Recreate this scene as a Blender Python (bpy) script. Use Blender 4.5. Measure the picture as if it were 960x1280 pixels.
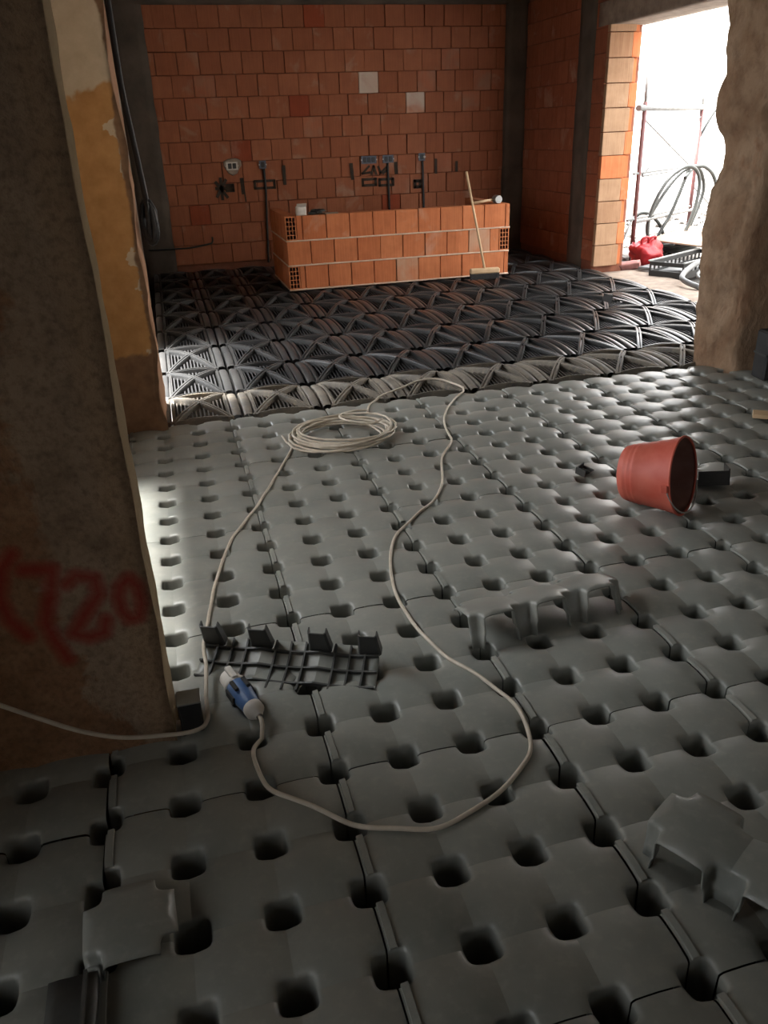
import bpy, bmesh, math, random
from mathutils import Vector, Matrix, noise

random.seed(7)
for o in list(bpy.data.objects):
    bpy.data.objects.remove(o)
scene = bpy.context.scene
COL = scene.collection
R = math.radians

# ------------------------------------------------------------------ camera
cam_data = bpy.data.cameras.new('camera')
cam_data.sensor_fit = 'HORIZONTAL'
cam_data.sensor_width = 36.0
cam_data.lens = 1006.05 * 36.0 / 960.0
cam_data.clip_start = 0.05
cam_data.clip_end = 200
cam = bpy.data.objects.new('camera', cam_data)
COL.objects.link(cam)
right = Vector((0.9653, -0.25893, -0.03397))
down = Vector((-0.1403, -0.4045, -0.90371))
fwd = Vector((0.22025, 0.87712, -0.42679))
cam.matrix_world = Matrix((
    (right.x, -down.x, -fwd.x, -0.2407),
    (right.y, -down.y, -fwd.y, -3.1231),
    (right.z, -down.z, -fwd.z, 1.5152),
    (0, 0, 0, 1)))
scene.camera = cam

# ------------------------------------------------------------------ sky, exposure
world = bpy.data.worlds.new('overcast_sky')
scene.world = world
world.use_nodes = True
wn = world.node_tree.nodes
bg = wn['Background']
bg.inputs['Color'].default_value = (0.93, 0.96, 1.0, 1)
bg.inputs['Strength'].default_value = 7.0
sun_data = bpy.data.lights.new('hazy_sun', 'SUN')
sun_data.energy = 46.0
sun_data.angle = R(16)
sun_data.color = (1.0, 0.98, 0.95)
sun = bpy.data.objects.new('hazy_sun', sun_data)
sun.rotation_euler = (0, R(-17), R(2))      # high in the sky, from the left-hand yard
COL.objects.link(sun)
vs = scene.view_settings
vs.view_transform = 'Standard'
vs.look = 'None'
vs.exposure = 0.4
vs.gamma = 1.0
vs.use_curve_mapping = False


def portal(name, loc, rot, sx, sy):
    """daylight sampling guide filling a wall opening"""
    d = bpy.data.lights.new(name, 'AREA')
    d.shape = 'RECTANGLE'
    d.size = sx
    d.size_y = sy
    d.cycles.is_portal = True
    o = bpy.data.objects.new(name, d)
    o.location = loc
    o.rotation_euler = rot
    COL.objects.link(o)
    return o


portal('daylight_doorway', (4.92, 3.9, 1.2), (0, R(90), 0), 2.5, 3.3)
portal('daylight_far_left', (-0.76, 2.67, 1.1), (0, R(-90), 0), 2.4, 1.5)
portal('daylight_middle_left', (-1.31, -0.20, 1.50), (0, R(-90), 0), 1.5, 1.5)
portal('daylight_near_left', (-2.11, -2.55, 0.85), (0, R(-90), 0), 1.8, 0.35)
portal('added_fill_rear', (2.75, -4.82, 1.6), (R(90), 0, 0), 0.6, 0.9)  # unseen rear opening, added to fill light on the near floor


# ------------------------------------------------------------------ materials
def new_mat(name):
    m = bpy.data.materials.new(name)
    m.use_nodes = True
    nt = m.node_tree
    return m, nt, nt.nodes, nt.links, nt.nodes['Principled BSDF']


def coords(nt, per_object=True, scale=(1, 1, 1)):
    n, l = nt.nodes, nt.links
    tc = n.new('ShaderNodeTexCoord')
    mp = n.new('ShaderNodeMapping')
    mp.inputs['Scale'].default_value = scale
    l.new(tc.outputs['Object'], mp.inputs['Vector'])
    if per_object:
        oi = n.new('ShaderNodeObjectInfo')
        ml = n.new('ShaderNodeMath')
        ml.operation = 'MULTIPLY'
        ml.inputs[1].default_value = 53.0
        l.new(oi.outputs['Random'], ml.inputs[0])
        l.new(ml.outputs[0], mp.inputs['Location'])
    return mp.outputs['Vector']


def noise_node(nt, vec, scale, detail=4, rough=0.55, dist=0.0):
    t = nt.nodes.new('ShaderNodeTexNoise')
    t.inputs['Scale'].default_value = scale
    t.inputs['Detail'].default_value = detail
    t.inputs['Roughness'].default_value = rough
    t.inputs['Distortion'].default_value = dist
    nt.links.new(vec, t.inputs['Vector'])
    return t.outputs['Fac']


def ramp(nt, fac, stops):
    r = nt.nodes.new('ShaderNodeValToRGB')
    e = r.color_ramp.elements
    while len(e) < len(stops):
        e.new(0.5)
    for k, (p, c) in enumerate(stops):
        e[k].position = p
        e[k].color = (c, c, c, 1) if isinstance(c, (int, float)) else (*c, 1)
    nt.links.new(fac, r.inputs['Fac'])
    return r.outputs['Color']


def mix(nt, fac, a, b, mode='MIX'):
    m = nt.nodes.new('ShaderNodeMix')
    m.data_type = 'RGBA'
    m.blend_type = mode
    for sock, v in ((m.inputs[0], fac), (m.inputs[6], a), (m.inputs[7], b)):
        if isinstance(v, (int, float)):
            sock.default_value = v
        elif isinstance(v, tuple):
            sock.default_value = (*v, 1)
        else:
            nt.links.new(v, sock)
    return m.outputs[2]


def bump(nt, bsdf, height, strength, dist):
    b = nt.nodes.new('ShaderNodeBump')
    b.inputs['Strength'].default_value = strength
    b.inputs['Distance'].default_value = dist
    nt.links.new(height, b.inputs['Height'])
    nt.links.new(b.outputs['Normal'], bsdf.inputs['Normal'])


def mmath(nt, op, a, b=None, clamp=False):
    m = nt.nodes.new('ShaderNodeMath')
    m.operation = op
    m.use_clamp = clamp
    for i, v in enumerate((a, b)):
        if v is None:
            continue
        if isinstance(v, (int, float)):
            m.inputs[i].default_value = v
        else:
            nt.links.new(v, m.inputs[i])
    return m.outputs[0]


def basic(name, c1, c2, rough=0.6, scale=8.0, bstr=0.15, bdist=0.004, lo=0.3, hi=0.7,
          spec=0.5, metal=0.0, per_object=True, stretch=(1, 1, 1), bscale=None):
    m, nt, n, l, b = new_mat(name)
    v = coords(nt, per_object, stretch)
    f = noise_node(nt, v, scale)
    c = ramp(nt, f, [(lo, c1), (hi, c2)])
    l.new(c, b.inputs['Base Color'])
    b.inputs['Roughness'].default_value = rough
    b.inputs['Metallic'].default_value = metal
    b.inputs['Specular IOR Level'].default_value = spec
    if bstr:
        bump(nt, b, noise_node(nt, v, bscale or scale * 4), bstr, bdist)
    return m


def plastic_dusty(name, base, dust, amount, rough=0.42, scale=5.0):
    """recycled plastic with a film of site dust"""
    m, nt, n, l, b = new_mat(name)
    v = coords(nt)
    f1 = noise_node(nt, v, scale, 6, 0.65)
    f2 = noise_node(nt, v, scale * 7, 4, 0.6)
    f3 = noise_node(nt, v, scale * 0.6, 3)
    d = ramp(nt, f1, [(0.30, 0.0), (0.78, amount)])
    d2 = ramp(nt, f2, [(0.52, 0.0), (0.80, amount * 0.7)])
    tot = mmath(nt, 'ADD', d, d2, True)
    c0 = mix(nt, ramp(nt, f3, [(0.3, 0.0), (0.7, 1.0)]), base, tuple(x * 1.3 for x in base))
    l.new(mix(nt, tot, c0, dust), b.inputs['Base Color'])
    rr = mmath(nt, 'MULTIPLY_ADD', tot, 0.45)
    nt.nodes[-1].inputs[2].default_value = rough
    l.new(rr, b.inputs['Roughness'])
    b.inputs['Specular IOR Level'].default_value = 0.5
    bump(nt, b, f2, 0.06, 0.002)
    return m


def brick_mat(name, a, bcol, pale=0.0, palec=(0.55, 0.40, 0.30)):
    m, nt, n, l, b = new_mat(name)
    v = coords(nt)
    oi = n.new('ShaderNodeObjectInfo')
    f = noise_node(nt, v, 7.0, 5, 0.6)
    vs_ = coords(nt, True, (60, 60, 2.0))
    st = noise_node(nt, vs_, 1.5, 2)
    c = mix(nt, oi.outputs['Random'], a, bcol)
    c = mix(nt, ramp(nt, f, [(0.35, 0.0), (0.75, 0.55)]), c, tuple(x * 0.62 for x in a))
    c = mix(nt, ramp(nt, st, [(0.4, 0.0), (0.7, 0.22)]), c, tuple(min(1, x * 1.5) for x in bcol))
    g = noise_node(nt, v, 3.0, 4, 0.6, 0.5)
    c = mix(nt, ramp(nt, g, [(0.60 - 0.35 * pale, 0.0), (0.74 - 0.2 * pale, 0.35 + 0.6 * pale)]), c, palec)
    l.new(c, b.inputs['Base Color'])
    b.inputs['Roughness'].default_value = 0.9
    b.inputs['Specular IOR Level'].default_value = 0.2
    bump(nt, b, mmath(nt, 'ADD', st, f), 0.25, 0.004)
    return m


M = {}
M['grey_plastic'] = plastic_dusty('grey_recycled_plastic', (0.182, 0.192, 0.174), (0.36, 0.345, 0.30), 0.58, 0.28)
M['black_plastic'] = plastic_dusty('black_module_plastic', (0.026, 0.027, 0.028), (0.13, 0.12, 0.105), 0.25, 0.27)
M['dusty_black'] = plastic_dusty('dust_covered_module_plastic', (0.060, 0.056, 0.050), (0.26, 0.22, 0.165), 0.9, 0.5)
M['lattice'] = plastic_dusty('matt_lattice_plastic', (0.010, 0.010, 0.011), (0.05, 0.045, 0.04), 0.2, 0.65)
M['lattice_dusty'] = plastic_dusty('dusty_lattice_plastic', (0.030, 0.025, 0.020), (0.12, 0.095, 0.07), 0.5, 0.75)
M['dark_piece'] = plastic_dusty('dark_broken_plastic', (0.040, 0.042, 0.041), (0.15, 0.14, 0.12), 0.35, 0.4)
M['brick_back'] = brick_mat('terracotta_wall_brick', (0.30, 0.100, 0.048), (0.365, 0.135, 0.068))
M['brick_dark'] = brick_mat('fired_dark_brick', (0.25, 0.055, 0.025), (0.32, 0.075, 0.032))
M['brick_pale'] = brick_mat('mortar_smeared_brick', (0.45, 0.17, 0.085), (0.52, 0.22, 0.11), 1.0, (0.62, 0.50, 0.40))
M['brick_dusty'] = brick_mat('smeared_wall_brick', (0.34, 0.118, 0.060), (0.40, 0.15, 0.08), 0.40, (0.33, 0.20, 0.135))
M['brick_low'] = brick_mat('new_terracotta_brick', (0.43, 0.130, 0.050), (0.52, 0.185, 0.078))
M['brick_lowpale'] = brick_mat('dusty_terracotta_brick', (0.45, 0.17, 0.085), (0.48, 0.20, 0.10), 0.55, (0.46, 0.30, 0.20))
M['brick_jamb'] = brick_mat('light_hollow_brick', (0.29, 0.155, 0.085), (0.36, 0.225, 0.135))
M['brick_right'] = brick_mat('reddish_wall_brick', (0.25, 0.080, 0.040), (0.31, 0.105, 0.054))
M['mortar'] = basic('grey_mortar', (0.20, 0.15, 0.115), (0.33, 0.26, 0.20), 0.95, 12, 0.5, 0.006)
M['mortar_red'] = basic('reddish_mortar', (0.16, 0.055, 0.03), (0.24, 0.085, 0.045), 0.95, 9, 0.5, 0.006)
M['mortar_pale'] = basic('pale_mortar', (0.48, 0.34, 0.25), (0.60, 0.46, 0.34), 0.95, 14, 0.5, 0.005)
M['concrete'] = basic('raw_concrete', (0.060, 0.046, 0.034), (0.115, 0.090, 0.068), 0.92, 3.5, 0.4, 0.01, per_object=False)
M['concrete_pale'] = basic('pale_concrete', (0.42, 0.37, 0.32), (0.58, 0.52, 0.46), 0.9, 5, 0.3, 0.006, per_object=False)
M['slab'] = basic('dark_subfloor', (0.035, 0.033, 0.03), (0.07, 0.065, 0.06), 0.95, 3, 0.3, 0.01, per_object=False)
M['hole_dark'] = basic('brick_cell_shadow_clay', (0.10, 0.022, 0.016), (0.14, 0.032, 0.022), 0.95, 12, 0)  # clay darkened to paint the shade deep inside the brick cells
M['plaster'] = basic('old_room_plaster', (0.33, 0.27, 0.21), (0.46, 0.39, 0.31), 0.95, 2.5, 0.4, 0.01, per_object=False)
M['ceiling'] = basic('concrete_soffit', (0.30, 0.27, 0.24), (0.40, 0.37, 0.33), 0.95, 2.5, 0.3, 0.01, per_object=False)
M['cable'] = basic('beige_cable_sheath', (0.48, 0.42, 0.33), (0.62, 0.55, 0.45), 0.55, 25, 0.05, 0.001)
M['red_plastic'] = basic('faded_red_plastic', (0.44, 0.062, 0.035), (0.56, 0.13, 0.085), 0.55, 9, 0.1, 0.002)
M['bucket_inner'] = basic('cement_stained_red', (0.16, 0.06, 0.045), (0.26, 0.14, 0.11), 0.8, 7, 0.3, 0.003)
M['wire'] = basic('galvanised_wire', (0.35, 0.35, 0.35), (0.45, 0.45, 0.44), 0.4, 20, 0, metal=0.8)
M['blue'] = basic('blue_plug_plastic', (0.045, 0.11, 0.27), (0.09, 0.18, 0.38), 0.4, 18, 0.1, 0.001)
M['offwhite'] = basic('dirty_white_plastic', (0.48, 0.45, 0.40), (0.66, 0.63, 0.57), 0.5, 15, 0.05, 0.001)
M['wood'] = basic('pale_wood', (0.50, 0.34, 0.19), (0.64, 0.46, 0.28), 0.7, 6, 0.2, 0.002, stretch=(1, 1, 0.1))
M['bristle'] = basic('dark_bristles', (0.02, 0.02, 0.02), (0.04, 0.04, 0.04), 0.9, 90, 0.5, 0.005)
M['black'] = basic('black_rubber', (0.012, 0.012, 0.012), (0.022, 0.022, 0.022), 0.55, 12, 0.05, 0.001)
M['hose'] = basic('dark_grey_hose', (0.022, 0.025, 0.022), (0.040, 0.043, 0.040), 0.5, 10, 0.05, 0.001)
M['rust'] = basic('red_painted_tube', (0.085, 0.028, 0.026), (0.13, 0.05, 0.046), 0.6, 14, 0.1, 0.001)
M['galv'] = basic('galvanised_tube', (0.15, 0.15, 0.145), (0.22, 0.22, 0.21), 0.5, 14, 0.05, 0.001)
M['red_bag'] = basic('red_polythene', (0.30, 0.012, 0.016), (0.40, 0.022, 0.026), 0.35, 6, 0.2, 0.01)
M['pink'] = basic('broken_pink_clay', (0.24, 0.10, 0.085), (0.32, 0.15, 0.13), 0.9, 10, 0.3, 0.004)
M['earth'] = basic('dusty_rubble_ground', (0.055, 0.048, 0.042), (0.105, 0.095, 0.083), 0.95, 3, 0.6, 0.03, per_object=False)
M['rubble'] = basic('pale_rubble', (0.10, 0.092, 0.084), (0.19, 0.18, 0.165), 0.95, 8, 0.5, 0.02)
M['facade'] = basic('sunlit_render', (0.33, 0.29, 0.25), (0.62, 0.60, 0.57), 0.95, 1.2, 0.2, 0.02, lo=0.30, hi=0.52, per_object=False)
M['board'] = basic('tan_board', (0.16, 0.11, 0.075), (0.22, 0.155, 0.11), 0.8, 4, 0.1, 0.003)
M['tarp'] = basic('grey_sheeting', (0.10, 0.10, 0.098), (0.16, 0.16, 0.155), 0.5, 6, 0.1, 0.004)
M['ink'] = basic('green_black_spray_paint', (0.022, 0.018, 0.012), (0.06, 0.035, 0.020), 0.9, 30, 0)
M['box_blue'] = basic('blue_grey_box', (0.07, 0.08, 0.11), (0.12, 0.13, 0.16), 0.5, 20, 0)
M['steel'] = basic('worn_steel', (0.30, 0.31, 0.30), (0.42, 0.42, 0.40), 0.45, 20, 0.1, 0.001, metal=0.6)


def pier_near_material():
    m, nt, n, l, b = new_mat('peeling_pier_plaster')
    geo = n.new('ShaderNodeNewGeometry')
    p = geo.outputs['Position']
    sep = n.new('ShaderNodeSeparateXYZ')
    l.new(p, sep.inputs[0])
    x, z = sep.outputs['X'], sep.outputs['Z']
    big = noise_node(nt, p, 2.6, 6, 0.62, 0.6)
    mid = noise_node(nt, p, 9.0, 6, 0.65)
    fine = noise_node(nt, p, 55.0, 4, 0.6)
    grey = ramp(nt, mid, [(0.30, (0.2157, 0.1516, 0.1008)), (0.55, (0.313, 0.2297, 0.159)), (0.8, (0.3886, 0.2895, 0.2015))])
    brown = ramp(nt, mid, [(0.30, (0.1962, 0.09911, 0.05039)), (0.55, (0.2764, 0.1557, 0.08709)), (0.8, (0.3388, 0.2076, 0.1191))])
    # the older brown render survives towards the outer left edge
    edge = mmath(nt, 'ADD', mmath(nt, 'MULTIPLY', x, -2.6), mmath(nt, 'MULTIPLY', z, -0.35))
    k = mmath(nt, 'ADD', edge, mmath(nt, 'MULTIPLY', big, 1.7))
    mask = ramp(nt, mmath(nt, 'SUBTRACT', k, 1.74), [(0.40, 0.0), (0.47, 1.0)])
    c = mix(nt, mask, grey, brown)
    # warmer sandy band along the right arris
    band = mmath(nt, 'ADD', x, mmath(nt, 'MULTIPLY', mid, 0.08))
    bm_ = ramp(nt, mmath(nt, 'ADD', band, 1.0), [(0.555, 0.0), (0.60, 0.55)])
    c = mix(nt, bm_, c, (0.319, 0.2133, 0.1269))
    dark = ramp(nt, fine, [(0.30, 0.55), (0.55, 0.0)])
    c = mix(nt, dark, c, (0.1127, 0.06977, 0.04229))
    # red sprayed figures
    strokes = [
        [(-0.685, 0.645), (-0.715, 0.61), (-0.735, 0.54), (-0.725, 0.47), (-0.695, 0.42)],
        [(-0.668, 0.602), (-0.604, 0.592), (-0.618, 0.53), (-0.648, 0.45), (-0.636, 0.40), (-0.616, 0.335)],
        [(-0.582, 0.545), (-0.555, 0.567), (-0.515, 0.552), (-0.512, 0.505), (-0.553, 0.455), (-0.590, 0.405),
         (-0.555, 0.388), (-0.518, 0.395), (-0.508, 0.43)],
        [(-0.457, 0.520), (-0.436, 0.535), (-0.418, 0.51), (-0.416, 0.46), (-0.430, 0.42), (-0.452, 0.42),
         (-0.466, 0.45), (-0.468, 0.49), (-0.457, 0.520)],
    ]
    flat = n.new('ShaderNodeCombineXYZ')
    l.new(x, flat.inputs[0])
    l.new(z, flat.inputs[2])
    dmin = None

    def vm(op, a, bb=None):
        v = n.new('ShaderNodeVectorMath')
        v.operation = op
        for i, q in enumerate((a, bb)):
            if q is None:
                continue
            if isinstance(q, tuple):
                v.inputs[i].default_value = q
            else:
                l.new(q, v.inputs[i])
        return v
    for s in strokes:
        for (ax, az), (bx_, bz) in zip(s, s[1:]):
            ba = (bx_ - ax, 0.0, bz - az)
            bb2 = ba[0] ** 2 + ba[2] ** 2
            pa = vm('SUBTRACT', flat.outputs[0], (ax, 0.0, az)).outputs[0]
            h = mmath(nt, 'DIVIDE', vm('DOT_PRODUCT', pa, ba).outputs['Value'], bb2, True)
            sc = n.new('ShaderNodeVectorMath')
            sc.operation = 'SCALE'
            sc.inputs[0].default_value = ba
            l.new(h, sc.inputs['Scale'])
            d = vm('LENGTH', vm('SUBTRACT', pa, sc.outputs[0]).outputs[0]).outputs['Value']
            dmin = d if dmin is None else mmath(nt, 'MINIMUM', dmin, d)
    dn = mmath(nt, 'ADD', mmath(nt, 'MULTIPLY', dmin, 10.0), mmath(nt, 'MULTIPLY', mid, 0.10))
    spray = ramp(nt, dn, [(0.06, 0.85), (0.20, 0.60), (0.36, 0.0)])
    ny = n.new('ShaderNodeSeparateXYZ')
    l.new(geo.outputs['True Normal'], ny.inputs[0])
    front = mmath(nt, 'LESS_THAN', ny.outputs['Y'], -0.3)
    c = mix(nt, mmath(nt, 'MULTIPLY', spray, front), c, (0.26, 0.022, 0.016))
    # arris return: pale lime plaster
    side = mmath(nt, 'GREATER_THAN', ny.outputs['X'], 0.75)
    c = mix(nt, mmath(nt, 'MULTIPLY', side, 0.75), c, (0.3754, 0.2872, 0.1692))
    l.new(c, b.inputs['Base Color'])
    b.inputs['Roughness'].default_value = 0.95
    b.inputs['Specular IOR Level'].default_value = 0.2
    bump(nt, b, mmath(nt, 'ADD', mmath(nt, 'MULTIPLY', mid, 2.0), mmath(nt, 'ADD', fine, mmath(nt, 'MULTIPLY', mask, -0.8))), 0.7, 0.010)
    return m


def pier_far_material():
    m, nt, n, l, b = new_mat('ochre_painted_plaster')
    geo = n.new('ShaderNodeNewGeometry')
    p = geo.outputs['Position']
    sep = n.new('ShaderNodeSeparateXYZ')
    l.new(p, sep.inputs[0])
    x, z = sep.outputs['X'], sep.outputs['Z']
    big = noise_node(nt, p, 4.5, 4, 0.55, 0.3)
    mid = noise_node(nt, p, 14.0, 5, 0.6)
    ochre = ramp(nt, mid, [(0.3, (0.3599, 0.1815, 0.0607)), (0.7, (0.4627, 0.2501, 0.09285))])
    white = ramp(nt, mid, [(0.3, (0.4457, 0.3629, 0.2571)), (0.7, (0.5313, 0.4436, 0.3285))])
    brown = ramp(nt, mid, [(0.3, (0.1457, 0.07662, 0.03927)), (0.7, (0.2484, 0.1452, 0.07856))])
    # bare white plaster high up and in flakes near the right arris
    up = mmath(nt, 'ADD', mmath(nt, 'MULTIPLY', z, 1.0), mmath(nt, 'MULTIPLY', big, 0.35))
    wm = ramp(nt, mmath(nt, 'MULTIPLY', up, 0.4), [(0.752, 0.0), (0.760, 1.0)])
    fl = mmath(nt, 'ADD', mmath(nt, 'MULTIPLY', x, 2.4), mmath(nt, 'MULTIPLY', big, 1.3))
    fm = ramp(nt, mmath(nt, 'ADD', fl, 0.5), [(0.235, 0.0), (0.25, 1.0)])
    c = mix(nt, mmath(nt, 'MAXIMUM', wm, fm), ochre, white)
    # base coat exposed low down and along the broken arris
    lo = mmath(nt, 'ADD', z, mmath(nt, 'MULTIPLY', big, 0.3))
    lm = ramp(nt, mmath(nt, 'MULTIPLY', lo, 0.5), [(0.30, 1.0), (0.312, 0.0)])
    ar = mmath(nt, 'ADD', x, mmath(nt, 'MULTIPLY', big, 0.10))
    am = ramp(nt, mmath(nt, 'ADD', ar, 1.0), [(0.667, 0.0), (0.677, 1.0)])
    c = mix(nt, mmath(nt, 'MAXIMUM', lm, am), c, brown)
    ns = n.new('ShaderNodeSeparateXYZ')
    l.new(geo.outputs['True Normal'], ns.inputs[0])
    c = mix(nt, mmath(nt, 'MULTIPLY', mmath(nt, 'GREATER_THAN', ns.outputs['X'], 0.7), 0.85), c, (0.46, 0.25, 0.14))  # right side face painted lighter orange, as if lit from the doorway
    l.new(c, b.inputs['Base Color'])
    b.inputs['Roughness'].default_value = 0.85
    bump(nt, b, mmath(nt, 'ADD', mid, mmath(nt, 'MULTIPLY', am, -1.0)), 0.5, 0.008)
    return m


def stub_material():
    m, nt, n, l, b = new_mat('broken_rubble_masonry')
    geo = n.new('ShaderNodeNewGeometry')
    p = geo.outputs['Position']
    mp = n.new('ShaderNodeMapping')
    mp.inputs['Scale'].default_value = (1, 1, 0.55)
    l.new(p, mp.inputs['Vector'])
    v = mp.outputs['Vector']
    big = noise_node(nt, v, 5.0, 5, 0.6, 0.4)
    mid = noise_node(nt, v, 18.0, 6, 0.65)
    c = ramp(nt, big, [(0.28, (0.1997, 0.1051, 0.05694)), (0.45, (0.2396, 0.1472, 0.08543)), (0.60, (0.2928, 0.1945, 0.122)), (0.75, (0.2396, 0.1156, 0.05694))])
    c = mix(nt, ramp(nt, mid, [(0.3, 0.6), (0.55, 0.0)]), c, (0.1131, 0.06306, 0.03458))
    l.new(c, b.inputs['Base Color'])
    b.inputs['Roughness'].default_value = 0.95
    bump(nt, b, mmath(nt, 'ADD', big, mmath(nt, 'MULTIPLY', mid, 0.6)), 0.8, 0.03)
    return m


M['pier_near'] = pier_near_material()
M['pier_far'] = pier_far_material()
M['stub'] = stub_material()


# ------------------------------------------------------------------ helpers
def add_box(bm, x0, x1, y0, y1, z0, z1, mtx=None, bevel=0.0):
    vs_ = [bm.verts.new((x, y, z)) for z in (z0, z1) for y in (y0, y1) for x in (x0, x1)]
    fs = []
    for q in ((0, 2, 3, 1), (4, 5, 7, 6), (0, 1, 5, 4), (2, 6, 7, 3), (0, 4, 6, 2), (1, 3, 7, 5)):
        fs.append(bm.faces.new([vs_[i] for i in q]))
    if bevel:
        es = list({e for f in fs for e in f.edges})
        r = bmesh.ops.bevel(bm, geom=es, offset=bevel, segments=1, affect='EDGES')
        vs_ = list({v for f in r['faces'] for v in f.verts} | {v for v in vs_ if v.is_valid})
    if mtx is not None:
        for v in vs_:
            if v.is_valid:
                v.co = mtx @ v.co
    return vs_


def smooth_path(pts, n=6):
    pts = [Vector(p) for p in pts]
    out = []
    for i in range(len(pts) - 1):
        p0 = pts[max(i - 1, 0)]
        p1, p2 = pts[i], pts[i + 1]
        p3 = pts[min(i + 2, len(pts) - 1)]
        for k in range(n):
            t = k / n
            out.append(0.5 * ((2 * p1) + (-p0 + p2) * t + (2 * p0 - 5 * p1 + 4 * p2 - p3) * t * t + (-p0 + 3 * p1 - 3 * p2 + p3) * t ** 3))
    out.append(pts[-1])
    return out


def add_tube(bm, pts, r, seg=8, cap=True):
    pts = [Vector(p) for p in pts]
    rings = []
    up = Vector((0, 0, 1))
    t0 = (pts[1] - pts[0]).normalized()
    nrm = t0.cross(up)
    if nrm.length < 1e-3:
        nrm = t0.cross(Vector((1, 0, 0)))
    nrm.normalize()
    for i, p in enumerate(pts):
        t = (pts[min(i + 1, len(pts) - 1)] - pts[max(i - 1, 0)])
        if t.length < 1e-9:
            t = t0
        t.normalize()
        nrm = (nrm - t * nrm.dot(t))
        if nrm.length < 1e-6:
            nrm = t.cross(Vector((1, 0.3, 0)))
        nrm.normalize()
        bn = t.cross(nrm)
        rr = r[i] if isinstance(r, (list, tuple)) else r
        rings.append([bm.verts.new(p + (nrm * math.cos(a) + bn * math.sin(a)) * rr) for a in [2 * math.pi * k / seg for k in range(seg)]])
    for a, b in zip(rings, rings[1:]):
        for k in range(seg):
            f = bm.faces.new((a[k], a[(k + 1) % seg], b[(k + 1) % seg], b[k]))
            f.smooth = True
    if cap:
        bm.faces.new(rings[0][::-1])
        bm.faces.new(rings[-1])
    return rings


def add_lathe(bm, prof, seg=32, mtx=None, close_bottom=False):
    rings = []
    for (r, z) in prof:
        rings.append([bm.verts.new(((mtx or Matrix()) @ Vector((r * math.cos(2 * math.pi * k / seg), r * math.sin(2 * math.pi * k / seg), z)))) for k in range(seg)])
    for a, b in zip(rings, rings[1:]):
        for k in range(seg):
            f = bm.faces.new((a[k], a[(k + 1) % seg], b[(k + 1) % seg], b[k]))
            f.smooth = True
    if close_bottom:
        bm.faces.new(rings[0][::-1])
    return rings


def to_mesh(name, bm, mat=None, recalc=True):
    if recalc:
        bmesh.ops.recalc_face_normals(bm, faces=bm.faces)
    me = bpy.data.meshes.new(name)
    bm.to_mesh(me)
    bm.free()
    if mat:
        me.materials.append(M[mat])
    return me


def obj(name, me, parent=None, loc=None, rot=None, mat=None):
    if isinstance(me, bmesh.types.BMesh):
        me = to_mesh(name, me, mat)
    o = bpy.data.objects.new(name, me)
    COL.objects.link(o)
    if parent:
        o.parent = parent
    if loc is not None:
        o.location = loc
    if rot is not None:
        o.rotation_euler = rot
    return o


def tag(o, label=None, cat=None, group=None, kind=None):
    if label:
        o['label'] = label
    if cat:
        o['category'] = cat
    if group:
        o['group'] = group
    if kind:
        o['kind'] = kind
    return o


def thing(name, label, cat, loc=(0, 0, 0), rot=(0, 0, 0), group=None):
    o = bpy.data.objects.new(name, None)
    o.empty_display_size = 0.1
    COL.objects.link(o)
    o.location = loc
    o.rotation_euler = rot
    return tag(o, label, cat, group)


def struct(name, bm, mat, label=None):
    o = obj(name, bm, mat=mat)
    o['kind'] = 'structure'
    if label:
        o['label'] = label
    return o


def boxes(rects):
    bm = bmesh.new()
    for r in rects:
        add_box(bm, *r)
    return bm


# ------------------------------------------------------------------ floor: sub-slab
CELL = 0.19
HX, HY = 0.010, 0.013
SLAB_Z = -0.27
bm = boxes([(-2.1, 4.9, -4.6, 7.9, SLAB_Z - 0.1, SLAB_Z)])
floor = struct('floor', bm, 'slab', 'dark sub-floor carrying grey formwork panels and black dome modules')


def vault(fx, fy):
    """height over one cell, fx and fy in 0..1"""
    X, Y = 2 * fx - 1, 2 * fy - 1
    return HX * (1 - X * X) + HY * (1 - Y * Y)


HOLE = 0.208


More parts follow.
